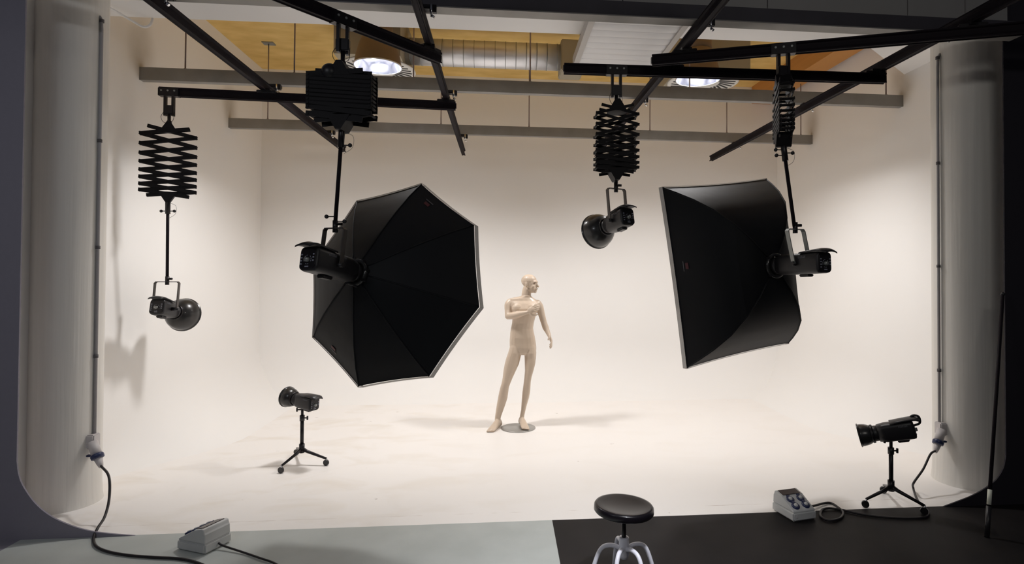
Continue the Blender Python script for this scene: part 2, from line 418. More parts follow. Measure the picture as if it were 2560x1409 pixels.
# ceiling: white soffit at the mouth, wood deck over the cove
b = MB(); poly = [(XL, YF-0.02), (XR, YF-0.02), (XR, 5.79), (3.42, 5.10), (3.30, 5.10), (XL, 5.20)]
n = len(poly)
b.add([V((x, y, ZS)) for x, y in poly]+[V((x, y, ZS+0.12)) for x, y in poly],
      [list(range(n))[::-1], list(range(n, 2*n))]+[[i, (i+1) % n, n+(i+1) % n, n+i] for i in range(n)])
tag(b.build('ceiling_soffit', M['soffit']), 'white soffit over the mouth of the cove', kind='structure')
tag(MB().box((0.45, 6.85, ZC+0.05), (8.3, 3.75, 0.1)).build('ceiling', M['wood']), 'yellow wood panel roof deck above the cove', kind='structure')
tag(MB().box((0.45, 5.02, 4.35), (7.7, 0.04, 0.7)).build('wall_upstand', M['soffit']), 'upstand between the soffit and the roof deck', kind='structure')
tag(MB().beam((4.12, 5.0, 4.55), (4.03, YB-0.01, 4.55), 0.30, 0.30).build('roof_beam', M['orange']), 'orange glulam roof beam along the right wall', kind='structure')
tag(MB().box((-0.72, 6.28, 4.545), (2.5, 0.10, 0.23)).build('roof_joist', M['joist']), 'brown timber joist above the spiral duct', kind='structure')

# ------------------------------------------------------------------ steel beams with threaded rods
def steel_beam(y, z, x0, x1, ht, dp, material, label, rods, ztop, plates=()):
    t = thing('steel_beam', ((x0+x1)/2, y, z), label, 'beam', 'steel beams across the cove')
    b = MB(); w2, h2, k = dp/2, ht/2, 0.006
    b.prof((x0, y, z), (x1, y, z), [(-w2, -h2), (w2, -h2), (w2, h2), (w2-0.012, h2), (w2-0.012, h2-k), (w2-k, h2-k), (w2-k, -h2+k), (-w2+k, -h2+k), (-w2+k, h2-k), (-w2+0.012, h2-k), (-w2+0.012, h2), (-w2, h2)])
    b.build('channel', material, t)
    for px in rods:
        x = aty(px, 250, y).x
        q = MB().tube([(x, y, z-h2+0.01), (x, y, ztop)], 0.0075, 8); o = q.build('hanger_rod', M['rod'], t)
        MB().tube([(x, y, z+h2-0.015), (x, y, z+h2+0.012)], 0.014, 6, smooth=False).build('nut', M['rod'], o)
        if px in plates: MB().box((x, y, ztop-0.006), (0.14, 0.10, 0.012)).build('ceiling_plate', M['greymetal'], o)
    return t
steel_beam(4.0, 3.60, -3.10, 3.87, 0.10, 0.10, M['lintel'], 'nearest dark steel beam above the mouth of the cove', [], ZC)
steel_beam(5.84, 3.62, XL+0.0, XR-0.0, 0.122, 0.07, M['galv'], 'galvanised steel beam just in front of the round lamps', [462, 735, 1033, 1325, 1724, 2215], ZC, (2215,))
steel_beam(7.65, 3.62, XL+0.0, XR-0.0, 0.122, 0.07, M['galv'], 'galvanised steel beam farthest back, near the back wall', [670, 1103, 1323, 1625, 1817, 2002], ZC, (670, 2002))

tag_ = bpy.data.objects['steel_beam']
MB().box((0.385, 4.0, 3.546), (6.97, 0.11, 0.008)).build('bright_underside', M['galv'], tag_)  # paler added strip stands for white light reflected under the dark beam

# ------------------------------------------------------------------ rails
RP = [(-.024, .040), (-.018, .040), (-.012, .034), (.012, .034), (.018, .040), (.024, .040), (.024, .030), (.012, .022), (.010, .012), (.010, -.012), (.012, -.022), (.024, -.030),
      (.024, -.040), (.018, -.040), (.012, -.034), (-.012, -.034), (-.018, -.040), (-.024, -.040), (-.024, -.030), (-.012, -.022), (-.010, -.012), (-.010, .012), (-.012, .022), (-.024, .030)]
ZD, ZX = 3.487, 3.392      # long rails, cross rails
RAIL = {}
def rail(key, a, b, z, label, clamps=(), carriages=()):
    a, b = V((*a, z)), V((*b, z)); RAIL[key] = (a, b)
    t = thing('ceiling_rail', (a+b)/2, label, 'rail', 'black rails under the steel beams')
    MB().prof(a, b, RP).build('track', M['rail'], t)
    d = (b-a).normalized(); sd = d.cross(V((0, 0, 1)))
    for e, s in ((a, -1), (b, 1)):
        q = MB().box(e+d*s*0.004, (0.02, 0.008, 0.05) if abs(d.y) > abs(d.x) else (0.008, 0.02, 0.05)); q.build('end_stop', M['blackmetal'], t)
    for yc in clamps:
        u = (yc-a.y)/(b.y-a.y); p = a+(b-a)*u
        q = MB(); q.box(p+V((0.045, -0.02, 0.045)), (0.11, 0.07, 0.03), bev=0.004); q.box(p+V((0.085, -0.045, 0.03)), (0.045, 0.03, 0.05))
        c = q.build('clamp', M['blackmetal'], t)
        q = MB().tube([p+V((0.075, -0.065, 0.055)), p+V((0.075, -0.065, -0.02))], 0.008, 8)
        q.tube([p+V((0.075, -0.065, -0.02)), p+V((0.095, -0.065, -0.035))], 0.010, 8); q.build('bolt', M['silver'], c)
    for u in carriages:
        p = a+(b-a)*u
        q = MB().beam(p-d*0.085+V((0, 0, 0.042)), p+d*0.085+V((0, 0, 0.042)), 0.06, 0.028, bev=0.004)
        q.box(p+V((0, 0, 0.055)), (0.075, 0.075, 0.03)); q.build('carriage', M['blackmetal'], t)
    return t
XA, XB_, XC_, XD_ = -2.19, -0.525, 1.385, 3.16
rail('A', (XA-0.03, 2.0), (XA, 8.42), ZD, 'long black rail farthest left, running away from the camera', (3.97, 5.80, 7.61))
rail('B', (XB_-0.02, 2.0), (XB_, 8.46), ZD, 'long black rail left of centre, running away from the camera', (3.97, 5.80, 7.61))
rail('C', (XC_, 2.0), (XC_, 8.3), ZD, 'long black rail right of centre, passing the ribbed panel', (3.97, 5.80, 7.61))
rail('D', (XD_, 2.0), (XD_-0.01, 8.42), ZD, 'long black rail farthest right, running away from the camera', (3.97, 5.80, 7.61))
rail('E', (-3.10, 5.60), (-0.44, 5.755), ZX, 'black cross rail carrying the leftmost scissor hanger', (), (0.345, 0.965))
rail('F', (-2.35, 2.39), (-0.465, 4.49), ZX, 'near slanting cross rail above the octagonal softbox', (), (0.965,))
rail('G', (0.505, 4.60), (3.20, 4.54), ZX, 'level black cross rail carrying the scissor hanger right of centre', (), (0.33, 0.965))
rail('H', (1.16, 4.35), (4.30, 3.19), ZX, 'near slanting cross rail on the right above the rectangular softbox', (), (0.075, 0.64))
def on_rail(key, px):
    a, b = RAIL[key]; lo, hi = 0.0, 1.0
    def X(u):
        p = a+(b-a)*u-CAM; z = p.dot(CF); return PPX+FPX*p.dot(CR)/z
    for _ in range(50):
        mid = (lo+hi)/2
        if X(mid) < px: lo = mid
        else: hi = mid
    return a+(b-a)*lo, (b-a).normalized()

# ------------------------------------------------------------------ scissor hangers
def hanger(key, px, yaw, tips_px, wd, label, rod_to=None, knobs=(), layers=0.10, barh=0.026, drop=None, rodr=0.013, top_knob=False):
    P, rd = on_rail(key, px); t = thing('scissor_hanger', P, label, 'scissor hanger', 'black scissor hangers on the rails')
    Y0 = P.y; X_ = V((math.cos(yaw), math.sin(yaw), 0)); N = V((-math.sin(yaw), math.cos(yaw), 0)); zr = P.z-0.04
    # trolley
    MB().beam(P-rd*0.085+V((0, 0, -0.005)), P+rd*0.085+V((0, 0, -0.005)), 0.066, 0.075, bev=0.004).build('trolley', M['blackmetal'], t)
    for s in (-1, 0, 1):
        q = MB(); sd = V((rd.y, -rd.x, 0)); 
        if sd.y > 0: sd = -sd
        q.tube([P+rd*0.055*s+sd*0.03+V((0, 0, 0.005)), P+rd*0.055*s+sd*0.038+V((0, 0, 0.005))], 0.008, 8); q.build('bolt', M['greymetal'], t)
    zt = [aty(px, y, Y0).z for y in tips_px]; top = zt[0]+(zt[0]-zt[1])*0.62; ztop = top
    # bracket
    q = MB(); zb = max(ztop+0.03, zr-0.17)
    for s in (-1, 1): q.box(P+rd*0.033*s+V((0, 0, (zr+zb-P.z*2)/2)), (0.02, 0.03, zr-zb+0.02))
    q.box(V((P.x, P.y, zb+0.045)), (0.085, 0.045, 0.08), bev=0.006); q.build('bracket', M['blackmetal'], t)
    q = MB().tube([(P.x, P.y, zb+0.02), (P.x, P.y, ztop-0.02)], 0.014, 10); q.sphere((P.x, P.y, (zb+ztop)/2), 0.022); q.build('spigot', M['blackmetal'], t)
    C = V((P.x, P.y, 0))
    def bar(a, b, off):
        A = C+X_*a[0]+N*off+V((0, 0, a[1])); B = C+X_*b[0]+N*off+V((0, 0, b[1])); d = (B-A).normalized()
        return MB().beam(A-d*0.012, B+d*0.012, 0.006, barh, up=N.cross(d)).build('scissor_bar', M['bar'], t)
    h = wd/2
    for s in (-1, 1):
        o1, o2 = s*layers/2, s*(layers/2-0.009)
        for i in range(len(zt)-1):
            bar((-h, zt[i]), (h, zt[i+1]), o1); bar((h, zt[i]), (-h, zt[i+1]), o2)
        g = zt[0]-zt[1]; bar((h, zt[0]), (-h*0.72, zt[0]+g*0.80), o2); bar((-h, zt[0]), (h*0.72, zt[0]+g*0.80), o1)
        g = zt[-2]-zt[-1]; g = max(g, 0.05); bar((h, zt[-1]), (-h*0.72, zt[-1]-g*0.80), o2); bar((-h, zt[-1]), (h*0.72, zt[-1]-g*0.80), o1)
    q = MB()
    for i, z in enumerate(zt):
        for sx in (-1, 1):
            A = C+X_*sx*h+V((0, 0, z)); MB().tube([A-N*layers*0.56, A+N*layers*0.56], 0.009, 8).build('pivot_pin', M['bar'], t)
    # end plates
    for zz, sg in ((zt[0]+(zt[0]-zt[1])*0.5, 1), (zt[-1]-max(zt[-2]-zt[-1], 0.05)*0.5, -1)):
        q = MB(); A = C+V((0, 0, zz))
        R = Matrix((X_, N, V((0, 0, 1)))).transposed()
        poly = [(-0.075, -0.02), (0.075, -0.02), (0.018, 0.075), (-0.018, 0.075)]
        vs = [A+X_*x+N*(layers/2+0.006)*k+V((0, 0, z*sg)) for k in (-1, 1) for x, z in poly]
        q.add(vs, [[0, 1, 2, 3], [7, 6, 5, 4]]+[[i, (i+1) % 4, 4+(i+1) % 4, 4+i] for i in range(4)]); q.build('end_plate', M['bar'], t)
    zb_ = zt[-1]-max(zt[-2]-zt[-1], 0.05)*0.5-0.06; bot = V((P.x, P.y, zb_))
    if top_knob: MB().sphere(aty(825, 180, Y0-0.03), 0.055).build('brake_knob', M['black'], t)
    end = bot
    if rod_to:
        end = aty(*rod_to); d = (end-bot).normalized()
        MB().tube([bot+V((0, 0, 0.05)), bot+d*0.03, bot+d*0.12], 0.021, 12).build('collar', M['blackmetal'], t)
        MB().tube([bot+d*0.02, end], rodr, 12).build('extension_rod', M['rail'], t)
        for f_, side in knobs:
            p = bot+(end-bot)*f_; q = MB().tube([p-X_*0.0, p+CR*side*0.055], 0.004, 6); q.sphere(p+CR*side*0.06, (0.014, 0.012, 0.014)); q.build('knob', M['black'], t)
        # thin safety wires looping beside the rod joints
        wa = bot+d*0.02
        q = MB().tube(bez([wa+CR*0.02, wa+CR*0.075+V((0, 0, -0.03)), wa+CR*0.07+V((0, 0, -0.10)), wa+CR*0.015+V((0, 0, -0.14))], 6), 0.0016, 5)
        q.build('safety_wire', M['greymetal'], t)
    else:
        q = MB().tube([bot+V((0, 0, 0.05)), bot+V((0, 0, -0.03))], 0.016, 10); q.build('collar', M['blackmetal'], t)
        end = bot+V((0, 0, -0.03))
    # wire loops by the bracket
    q = MB().tube(bez([V((P.x-0.03, P.y, zb+0.05)), V((P.x-0.06, P.y-0.02, zb-0.02)), V((P.x-0.03, P.y-0.02, zb-0.075)), V((P.x+0.04, P.y-0.02, zb-0.06)), V((P.x+0.045, P.y, zb+0.03))], 6), 0.002, 5)
    q.build('safety_wire', M['blackmetal'], t)
    return end, P


# ------------------------------------------------------------------ flash heads
def HM(o, az, el, roll=0.0):
    n = V((math.sin(az)*math.cos(el), math.cos(az)*math.cos(el), math.sin(el)))
    s = V((math.cos(az), -math.sin(az), 0)); t = s.cross(n)
    a = s*math.cos(roll)+t*math.sin(roll); b = -s*math.sin(roll)+t*math.cos(roll)
    mm = Matrix((a, n, b)).transposed().to_4x4(); mm.translation = o; return mm

def flash(o, az, el, label, roll=0.0, bowl=0.0, yoke=None, handle=False, small=False, ring=False, S=1.0, group='studio flash heads', L=0.26, ym='yokedark'):
    """o: middle of the body; local +y is the way the light points"""
    X = HM(o, az, el, roll) @ Matrix.Scale(S, 4); t = thing('flash_head', o, label, 'flash head', group)
    W, H = 0.125, 0.145
    def rrect(w_, h_, r_, y, n=5):
        pts = []
        for cx_, cz_, a0 in ((w_/2-r_, h_/2-r_, 0), (-w_/2+r_, h_/2-r_, 90), (-w_/2+r_, -h_/2+r_, 180), (w_/2-r_, -h_/2+r_, 270)):
            for k in range(n):
                a = math.radians(a0+90*k/(n-1)); pts.append(V((cx_+r_*math.cos(a), y, cz_+r_*math.sin(a))))
        return pts
    def loft(secs, cap0=True, cap1=True):
        q = MB(X); n_ = len(secs[0]); q.add([p for s_ in secs for p in s_], [[i*n_+k, i*n_+(k+1) % n_, (i+1)*n_+(k+1) % n_, (i+1)*n_+k] for i in range(len(secs)-1) for k in range(n_)], True)
        if cap0: q.add(secs[0], [list(range(n_))])
        if cap1: q.add(secs[-1], [list(range(n_))[::-1]])
        return q
    body = loft([rrect(W*0.94, H*0.92, 0.026, -L/2), rrect(W, H, 0.03, -L/2+0.02), rrect(W, H, 0.035, L/2-0.05), rrect(W*0.98, H*0.92, 0.05, L/2)]).build('body', M['black'], t)
    MB(X).lathe([(0.0, L/2-0.01), (0.060, L/2-0.01), (0.062, L/2+0.02), (0.062, L/2+0.07), (0.056, L/2+0.075), (0, L/2+0.075)], (0, 0, 0), V((0, 1, 0))).build('barrel', M['black'], t)
    # rear control panel
    rp = loft([rrect(W*0.86, H*0.80, 0.022, -L/2-0.004), rrect(W*0.88, H*0.82, 0.022, -L/2+0.002)]).build('rear_panel', M['blackmetal'], t)
    q = MB(X)
    for k in range(12):
        a0 = math.radians(30*k+4); a1 = math.radians(30*k+22)
        if k in (2, 7, 10): continue
        q.tube([(0.026*math.cos(a), -L/2-0.005, -0.008+0.026*math.sin(a)) for a in (a0, (a0+a1)/2, a1)], 0.0018, 5)
    q.build('dial_ring', M['print_grey'], rp)
    MB(X).lathe([(0.0, 0.018), (0.013, 0.018), (0.015, 0.0)], (0, -L/2-0.004, -0.008), V((0, -1, 0)), 16).build('dial_knob', M['greymetal'], rp)
    for sx, zs in ((-0.042, (0.022, 0.004, -0.014, -0.032)), (0.042, (0.022, 0.004, -0.014))):
        for z in zs: MB(X).box((sx, -L/2-0.006, z), (0.009, 0.004, 0.007)).build('button', M['print_grey'], rp)
    MB(X).box((0, -L/2-0.006, -0.048), (0.026, 0.003, 0.006)).build('display', M['print_grey'], rp)
    # hood / handle
    q = MB(X); pts = [(0.03, 0.004), (-0.05, 0.010), (-0.12, 0.014), (-0.155, 0.010), (-0.185, -0.006)]; pts = [(y_-(L/2-0.13), z_) for y_, z_ in pts]
    n_ = 9; vs = []
    for (y, z) in pts:
        for up in (0.0, 0.010):
            for k in range(n_):
                u = -1+2*k/(n_-1); vs.append(V((u*W*0.5*(1 if y > -0.17-(L/2-0.13) else 0.86), y, H/2+z+up-0.012*u*u)))
    fs = []
    for i in range(len(pts)-1):
        for lv in (0, 1):
            for k in range(n_-1):
                a = i*2*n_+lv*n_+k; c = (i+1)*2*n_+lv*n_+k; fs.append([a, a+1, c+1, c])
        for k in (0, n_-1):
            a = i*2*n_+k; c = (i+1)*2*n_+k; fs.append([a, a+n_, c+n_, c])
    for i in (0, len(pts)-1):
        for k in range(n_-1): a = i*2*n_+k; fs.append([a, a+1, a+1+n_, a+n_])
    q.add(vs, fs, True); q.build('hood', M['black'], t)
    if handle:
        MB(X).tube(bez([(0.0, -L/2+0.02, H/2+0.0), (0, -L/2-0.015, H/2+0.028), (0, -L/2-0.055, H/2+0.015), (0, -L/2-0.05, H/2-0.035), (0, -L/2+0.0, H/2-0.05)], 5), 0.009, 8).build('carry_handle', M['black'], t)
    MB(X).box((0, -0.035, -H/2-0.008), (0.05, 0.085, 0.022), bev=0.006).build('tilt_foot', M['black'], t)
    # dim maker's lettering on both flanks: too small to read in the picture, short strokes only
    for s in (-1, 1):
        q = MB(X)
        for k in range(7):
            q.box((s*(W/2+0.0006), -0.085+0.0095*k, 0.040+(0.002 if k % 3 == 0 else 0)), (0.0012, 0.0062, 0.011 if k % 3 else 0.015))
        q.build('lettering', M['label_grey'], t)
    if bowl:
        q = MB(X); R = bowl; y0 = L/2+0.05; dp_ = R*(0.95)
        prof_ = [(0.058, y0-0.012), (0.066, y0)]+[(0.066+(R-0.066)*math.sin(math.pi/2*u)**0.9, y0+dp_*(1-math.cos(math.pi/2*u))*0.55+dp_*u*0.45) for u in [k/8 for k in range(1, 9)]]
        prof_ += [(R+0.006, y0+dp_+0.001), (R+0.006, y0+dp_+0.010), (R-0.004, y0+dp_+0.010)]
        inner = [(r_-0.006, h_+0.002) for r_, h_ in reversed(prof_[:10])]
        q.lathe(prof_+inner, (0, 0, 0), V((0, 1, 0)), 40); rf = q.build('reflector', M['bowl'], t)
        MB(X).lathe([(0.068, y0-0.020), (0.074, y0-0.016), (0.074, y0-0.002), (0.068, y0+0.002)], (0, 0, 0), V((0, 1, 0)), 24).build('bayonet_ring', M['blackmetal'], rf)
    if yoke is not None:
        # U stirrup: pivots on both flanks, crossbar above, turned about the vertical only
        top, hw = yoke; sX = V((math.cos(az), -math.sin(az), 0)); q = MB()
        piv = o; zt_ = top.z; A = piv-sX*hw; B = piv+sX*hw
        lean = V((top.x-o.x, top.y-o.y, 0))
        tl, tr = A+lean+V((0, 0, zt_-A.z)), B+lean+V((0, 0, zt_-B.z))
        nrm = V((math.sin(az), math.cos(az), 0))
        q.beam(A, tl-V((0, 0, 0.012)), 0.007, 0.032, up=nrm); q.beam(B, tr-V((0, 0, 0.012)), 0.007, 0.032, up=nrm)
        q.beam(tl+sX*0.010, tr-sX*0.010, 0.032, 0.007)
        for c_, s_ in ((tl, 1), (tr, -1)): q.beam(c_-V((0, 0, 0.014)), c_+sX*0.012*s_, 0.007, 0.032, up=nrm)
        yo = q.build('yoke', M[ym], t)
        for e, s_ in ((A, -1), (B, 1)): MB().tube([e-sX*s_*0.04, e+sX*s_*0.018], 0.016, 12).build('tilt_knob', M['black'], yo)
        q = MB().tube([(top.x, top.y, zt_-0.028), (top.x, top.y, zt_+0.05)], 0.017, 12)
        q.tube([V((top.x, top.y, zt_+0.028)), V((top.x, top.y, zt_+0.028))+CR*0.045], 0.010, 8); q.build('spigot_socket', M['blackmetal'], yo)
    return t, X


# left hanger + head
tipsP1 = [339, 363.5, 387, 407.5, 428, 445.5, 462.5, 477.5]
e1, P1 = hanger('E', 424, math.radians(20), tipsP1, 0.42, 'scissor hanger farthest left, stretched with eight open cells', rod_to=(418, 700, 5.66), knobs=((0.13, -1), (0.13, 1)), barh=0.030, layers=0.045)
c1 = aty(412, 772, 5.64)
flash(c1, math.radians(0), math.radians(-13), 'flash head with black bowl reflector hanging farthest left', bowl=0.155, yoke=(aty(418, 704, 5.66), 0.105))
# octabox hanger + head
e2, P2 = hanger('F', 858, math.radians(-6), [193, 203, 213, 223, 233, 243, 253, 263, 272, 290], 0.395, 'folded scissor hanger nearest the camera, above the octagonal softbox', rod_to=(838, 560, 3.90), knobs=((0.17, 1), (0.92, -1), (0.97, 1)), layers=0.13, barh=0.034, top_knob=True)
# middle right hanger + head
e3, P3 = hanger('G', 1541, math.radians(-2), [289, 315, 340, 360, 379, 395, 409, 421], 0.325, 'scissor hanger right of centre between the two softboxes', layers=0.15, barh=0.022)
c3 = aty(1546, 552, P3.y)
flash(c3, math.radians(-24), math.radians(-12), 'flash head with black bowl reflector hanging beside the rectangular softbox', bowl=0.145, yoke=(V((e3.x, e3.y, aty(1543, 472, P3.y).z)), 0.085))
# right hanger + head
e4, P4 = hanger('H', 1958, math.radians(72), [222, 240, 262, 277, 290, 302, 313, 323, 333], 0.30, 'scissor hanger farthest right, seen edge on', rod_to=(1986, 566, 3.95), knobs=((0.10, 1), (0.06, -1), (0.13, -1)), layers=0.095, barh=0.022)

# ------------------------------------------------------------------ softboxes
def softbox(name, ring_c, az, el, roll, depth, corners, label, rods_bow, lip, labels=(), sag=0.03, seam=True):
    """corners: list of (u, v) in the front plane; the shell is lofted from the speed ring to them"""
    X = HM(ring_c, az, el, roll); t = thing(name, ring_c, label, 'softbox')
    nC = len(corners); sub = 8; R0 = 0.085; steps = 12
    def shell(inset=0.0):
        rows = []
        for i in range(steps+1):
            s = i/steps; u_ = s*(len(rods_bow)-1); k_ = min(int(u_), len(rods_bow)-2); fr_ = u_-k_
            y = depth*(rods_bow[k_][0]*(1-fr_)+rods_bow[k_+1][0]*fr_); g = rods_bow[k_][1]*(1-fr_)+rods_bow[k_+1][1]*fr_
            row = []
            for c in range(nC):
                a, b_ = V(corners[c]), V(corners[(c+1) % nC])
                for k in range(sub):
                    u = k/sub; p = a.lerp(b_, u); cc = p.length
                    q0 = p.normalized()*R0; sg = 1-sag*4*u*(1-u)*min(1, s*1.6)
                    w_ = q0.lerp(p*sg, g); row.append(V((w_.x, y, w_.y)))
            rows.append(row)
        return rows
    rows = shell(); n = len(rows[0]); q = MB(X)
    for i in range(steps):
        for c in range(nC):
            for k in range(sub):
                a = c*sub+k; b_ = (a+1) % n
                q.add([rows[i][a], rows[i][b_], rows[i+1][b_], rows[i+1][a]], [[0, 1, 2, 3]], True)
    sh = q.build('fabric_shell', M['fabric'], t)
    e = sh.modifiers.new('edges', 'EDGE_SPLIT'); e.split_angle = math.radians(17)
    # lip: short straight collar beyond the front, and the white diffuser set back in it
    q = MB(X); fr = rows[-1]
    lipv = [V((p.x*1.012, p.y+lip, p.z*1.012)) for p in fr]; o2 = [V((p.x*1.012, p.y-0.004, p.z*1.012)) for p in fr]
    i2 = [V((p.x*0.995, p.y+lip, p.z*0.995)) for p in fr]
    q.add(o2+lipv+i2, [[k, (k+1) % n, n+(k+1) % n, n+k] for k in range(n)]+[[n+k, n+(k+1) % n, 2*n+(k+1) % n, 2*n+k] for k in range(n)]); q.build('front_lip', M['lip'], t)
    q = MB(X); q.add([V((p.x*0.995, p.y+0.012, p.z*0.995)) for p in fr], [list(range(n))]); q.build('diffuser', M['diffuser'], t)
    q = MB(X).lathe([(0.070, -0.03), (0.094, -0.03), (0.094, 0.004), (0.070, 0.004), (0.070, -0.03)], (0, 0, 0), V((0, 1, 0)), 32); rg = q.build('speed_ring', M['bowl'], t)
    for k in range(nC if nC == 4 else 8):
        a = math.radians(45+k*360/(nC if nC == 4 else 8)); MB(X).box((0.092*math.cos(a), -0.018, 0.092*math.sin(a)), (0.018, 0.026, 0.018)).build('rod_socket', M['black'], rg)
    for c in range(nC):
        q = MB(X).tube([rows[i][c*sub]*1.0 for i in range(steps+1)], 0.006, 6); q.build('rod_sleeve', M['fabric'], t)
    for (u, v, i, c, wd_) in labels:      # small woven labels on a panel near its outer edge
        a = rows[i][c]; b_ = rows[i][(c+1) % n]; d_ = (b_-a).normalized(); up_ = (rows[i+1][c]-rows[i][c]).normalized(); nn = d_.cross(up_).normalized()
        if nn.dot(V((a.x, 0, a.z))) < 0: nn = -nn
        ctr = a.lerp(b_, 0.5)+nn*0.004
        R = Matrix((d_, up_, nn)).transposed()
        MB(X).box(ctr, (wd_, 0.026, 0.002), R).build('woven_label', M['label_red'], t)
        MB(X).box(ctr+up_*0.03, (wd_*1.6, 0.006, 0.002), R).build('woven_label', M['label_grey'], t)
    return X, t

RO = 0.775
oc = [(RO*math.cos(math.radians(112.5-45*k)), RO*math.sin(math.radians(112.5-45*k))) for k in range(8)]
ringO = aty(893, 682, 4.06)
softbox('octagonal_softbox', ringO, 0.472, -0.199, 0.189, 0.37, oc, 'large black octagonal softbox seen from behind, left of the mannequin', [(0, 0), (.25, .31), (.5, .58), (.75, .81), (1, 1)], 0.05, labels=((0, 0, 10, 10, 0.05), (0, 0, 10, 5*8+4, 0.05)), sag=0.012)
nO = V((math.sin(.472)*math.cos(.199), math.cos(.472)*math.cos(.199), -math.sin(.199)))
c2 = ringO-nO*0.255
flash(c2, 0.472, -0.199, 'flash head mounted behind the octagonal softbox', roll=0.05, yoke=(aty(838, 570, c2.y+0.06), 0.085), S=1.08, L=0.355)
ringR = aty(1935, 664, 4.20)
rc = [(-0.55, 0.72), (0.55, 0.72), (0.55, -0.72), (-0.55, -0.72)]
softbox('rectangular_softbox', ringR, -0.334, -0.043, 0.134, 0.50, rc, 'black rectangular softbox seen from behind, right of the mannequin', [(0, 0), (.035, .22), (.13, .43), (.31, .63), (.55, .785), (.79, .905), (1, 1)], 0.045, labels=((0, 0, 10, 3*8+4, 0.05),), sag=0.02)
nR = V((math.sin(-.334)*math.cos(.043), math.cos(-.334)*math.cos(.043), -math.sin(.043)))
c4 = ringR-nR*0.262
flash(c4, -0.334, -0.043, 'flash head mounted behind the rectangular softbox', yoke=(aty(1988, 573, c4.y), 0.080), S=1.03, L=0.38, ym='greymetal')

# ------------------------------------------------------------------ floor stands with heads
def stand(pts, pole_top, label):
    cs = [atz(*p) for p in pts]; c = (cs[0]+cs[1]+cs[2])/3; t = thing('light_stand', V((c.x, c.y, 0)), label, 'light stand', 'low floor stands')
    hub = V((c.x, c.y, 0.14)); tp = V((c.x, c.y, pole_top))
    MB().tube([hub-V((0, 0, 0.035)), hub+V((0, 0, 0.045))], 0.024, 14).build('hub', M['blackmetal'], t)
    MB().tube([hub, V((c.x, c.y, pole_top-0.12))], 0.016, 14).build('lower_pole', M['blackmetal'], t)
    MB().tube([V((c.x, c.y, pole_top-0.14)), tp], 0.012, 12).build('upper_pole', M['blackmetal'], t)
    MB().tube([V((c.x, c.y, pole_top-0.15)), V((c.x, c.y, pole_top-0.10))], 0.022, 12).build('collar', M['black'], t)
    for k, (zz, s) in enumerate(((pole_top-0.125, 1), (pole_top-0.05, -1))):
        q = MB().tube([V((c.x, c.y, zz)), V((c.x, c.y, zz))+CR*0.045*s], 0.006, 8); q.box(V((c.x, c.y, zz))+CR*0.048*s, (0.012, 0.012, 0.035)); q.build('knob', M['black'], t)
    for p in cs:
        d = V((p.x-c.x, p.y-c.y, 0)); L_ = d.length; d.normalize(); e = V((p.x, p.y, 0.062))
        leg = MB().tube([hub, hub+d*L_*0.22-V((0, 0, 0.022)), e-d*0.0], [0.020, 0.014, 0.010], 10).build('leg', M['blackmetal'], t)
        sd = V((-d.y, d.x, 0)); w_ = V((p.x, p.y, 0.026))
        MB().tube([w_-CF.cross(V((0, 0, 1)))*0.008+CF*-0.008, w_+CF*0.012], 0.026, 16).build('caster', M['black'], leg)
        MB().tube([w_, V((p.x, p.y, 0.068))], 0.008, 8).build('caster_fork', M['silver'], leg)
    return c
s5 = stand([(703, 1182), (816, 1163), (742, 1136)], 0.545, 'low wheeled stand on the white floor left of centre')
c5 = V((s5.x, s5.y, aty(765, 1013, s5.y).z))
flash(V((s5.x+0.035, s5.y-0.01, 0.568)), math.radians(-58), math.radians(5), 'small flash head on the low stand left of centre', bowl=0.105, S=0.86)
s6 = stand([(2165, 1268), (2312, 1285), (2210, 1232)], 0.535, 'low wheeled stand at the cove edge on the right')
flash(V((s6.x+0.04, s6.y, 0.560)), math.radians(-58), math.radians(-15), 'small flash head with handle on the low stand at the right', bowl=0.088, handle=True, S=0.95)

# ------------------------------------------------------------------ mannequin
MY = 6.66
def mp(cx_, cy_, dy=0.0): return aty(1180+cx_/3.13, 660+cy_/3.13, MY+dy)
def ringz(b, secs, seg=20):
    """secs: (crop x left, crop x right, crop y, depth centre, depth half)"""
    vs = []
    for xl, xr, y, dc, dh in secs:
        a, c = mp(xl, y, dc), mp(xr, y, dc); m_ = (a+c)/2; hx = (c.x-a.x)/2
        for k in range(seg):
            t = 2*math.pi*k/seg; ct, st = math.cos(t), math.sin(t)
            e = 0.86
            vs.append(V((m_.x+hx*math.copysign(abs(ct)**e, ct), m_.y+dh*math.copysign(abs(st)**e, st), m_.z)))
    n = len(secs)
    b.add(vs, [[i*seg+k, i*seg+(k+1) % seg, (i+1)*seg+(k+1) % seg, (i+1)*seg+k] for i in range(n-1) for k in range(seg)]+[list(range(seg))[::-1], list(range((n-1)*seg, n*seg))])
parts = []
def newp(): b = MB(); parts.append(b); return b
base = mp(362, 1282); base = atz(1295.5, 1069.5)
# torso
ringz(newp(), [(396, 460, 247, -0.01, .052), (345, 470, 257, 0, .06), (292, 488, 268, .0, .068), (284, 512, 284, .005, .08), (288, 530, 305, 0, .10), (303, 524, 345, -.01, .12), (312, 506, 380, -.01, .122), (316, 494, 420, -.005, .115), (313, 484, 460, 0, .105),
     (304, 479, 500, 0, .098), (299, 484, 530, 0, .10), (296, 493, 570, 0, .105), (294, 499, 610, .01, .112), (295, 503, 650, .015, .118), (296, 503, 672, .015, .110), (312, 492, 690, .012, .098), (340, 460, 704, .01, .08)])
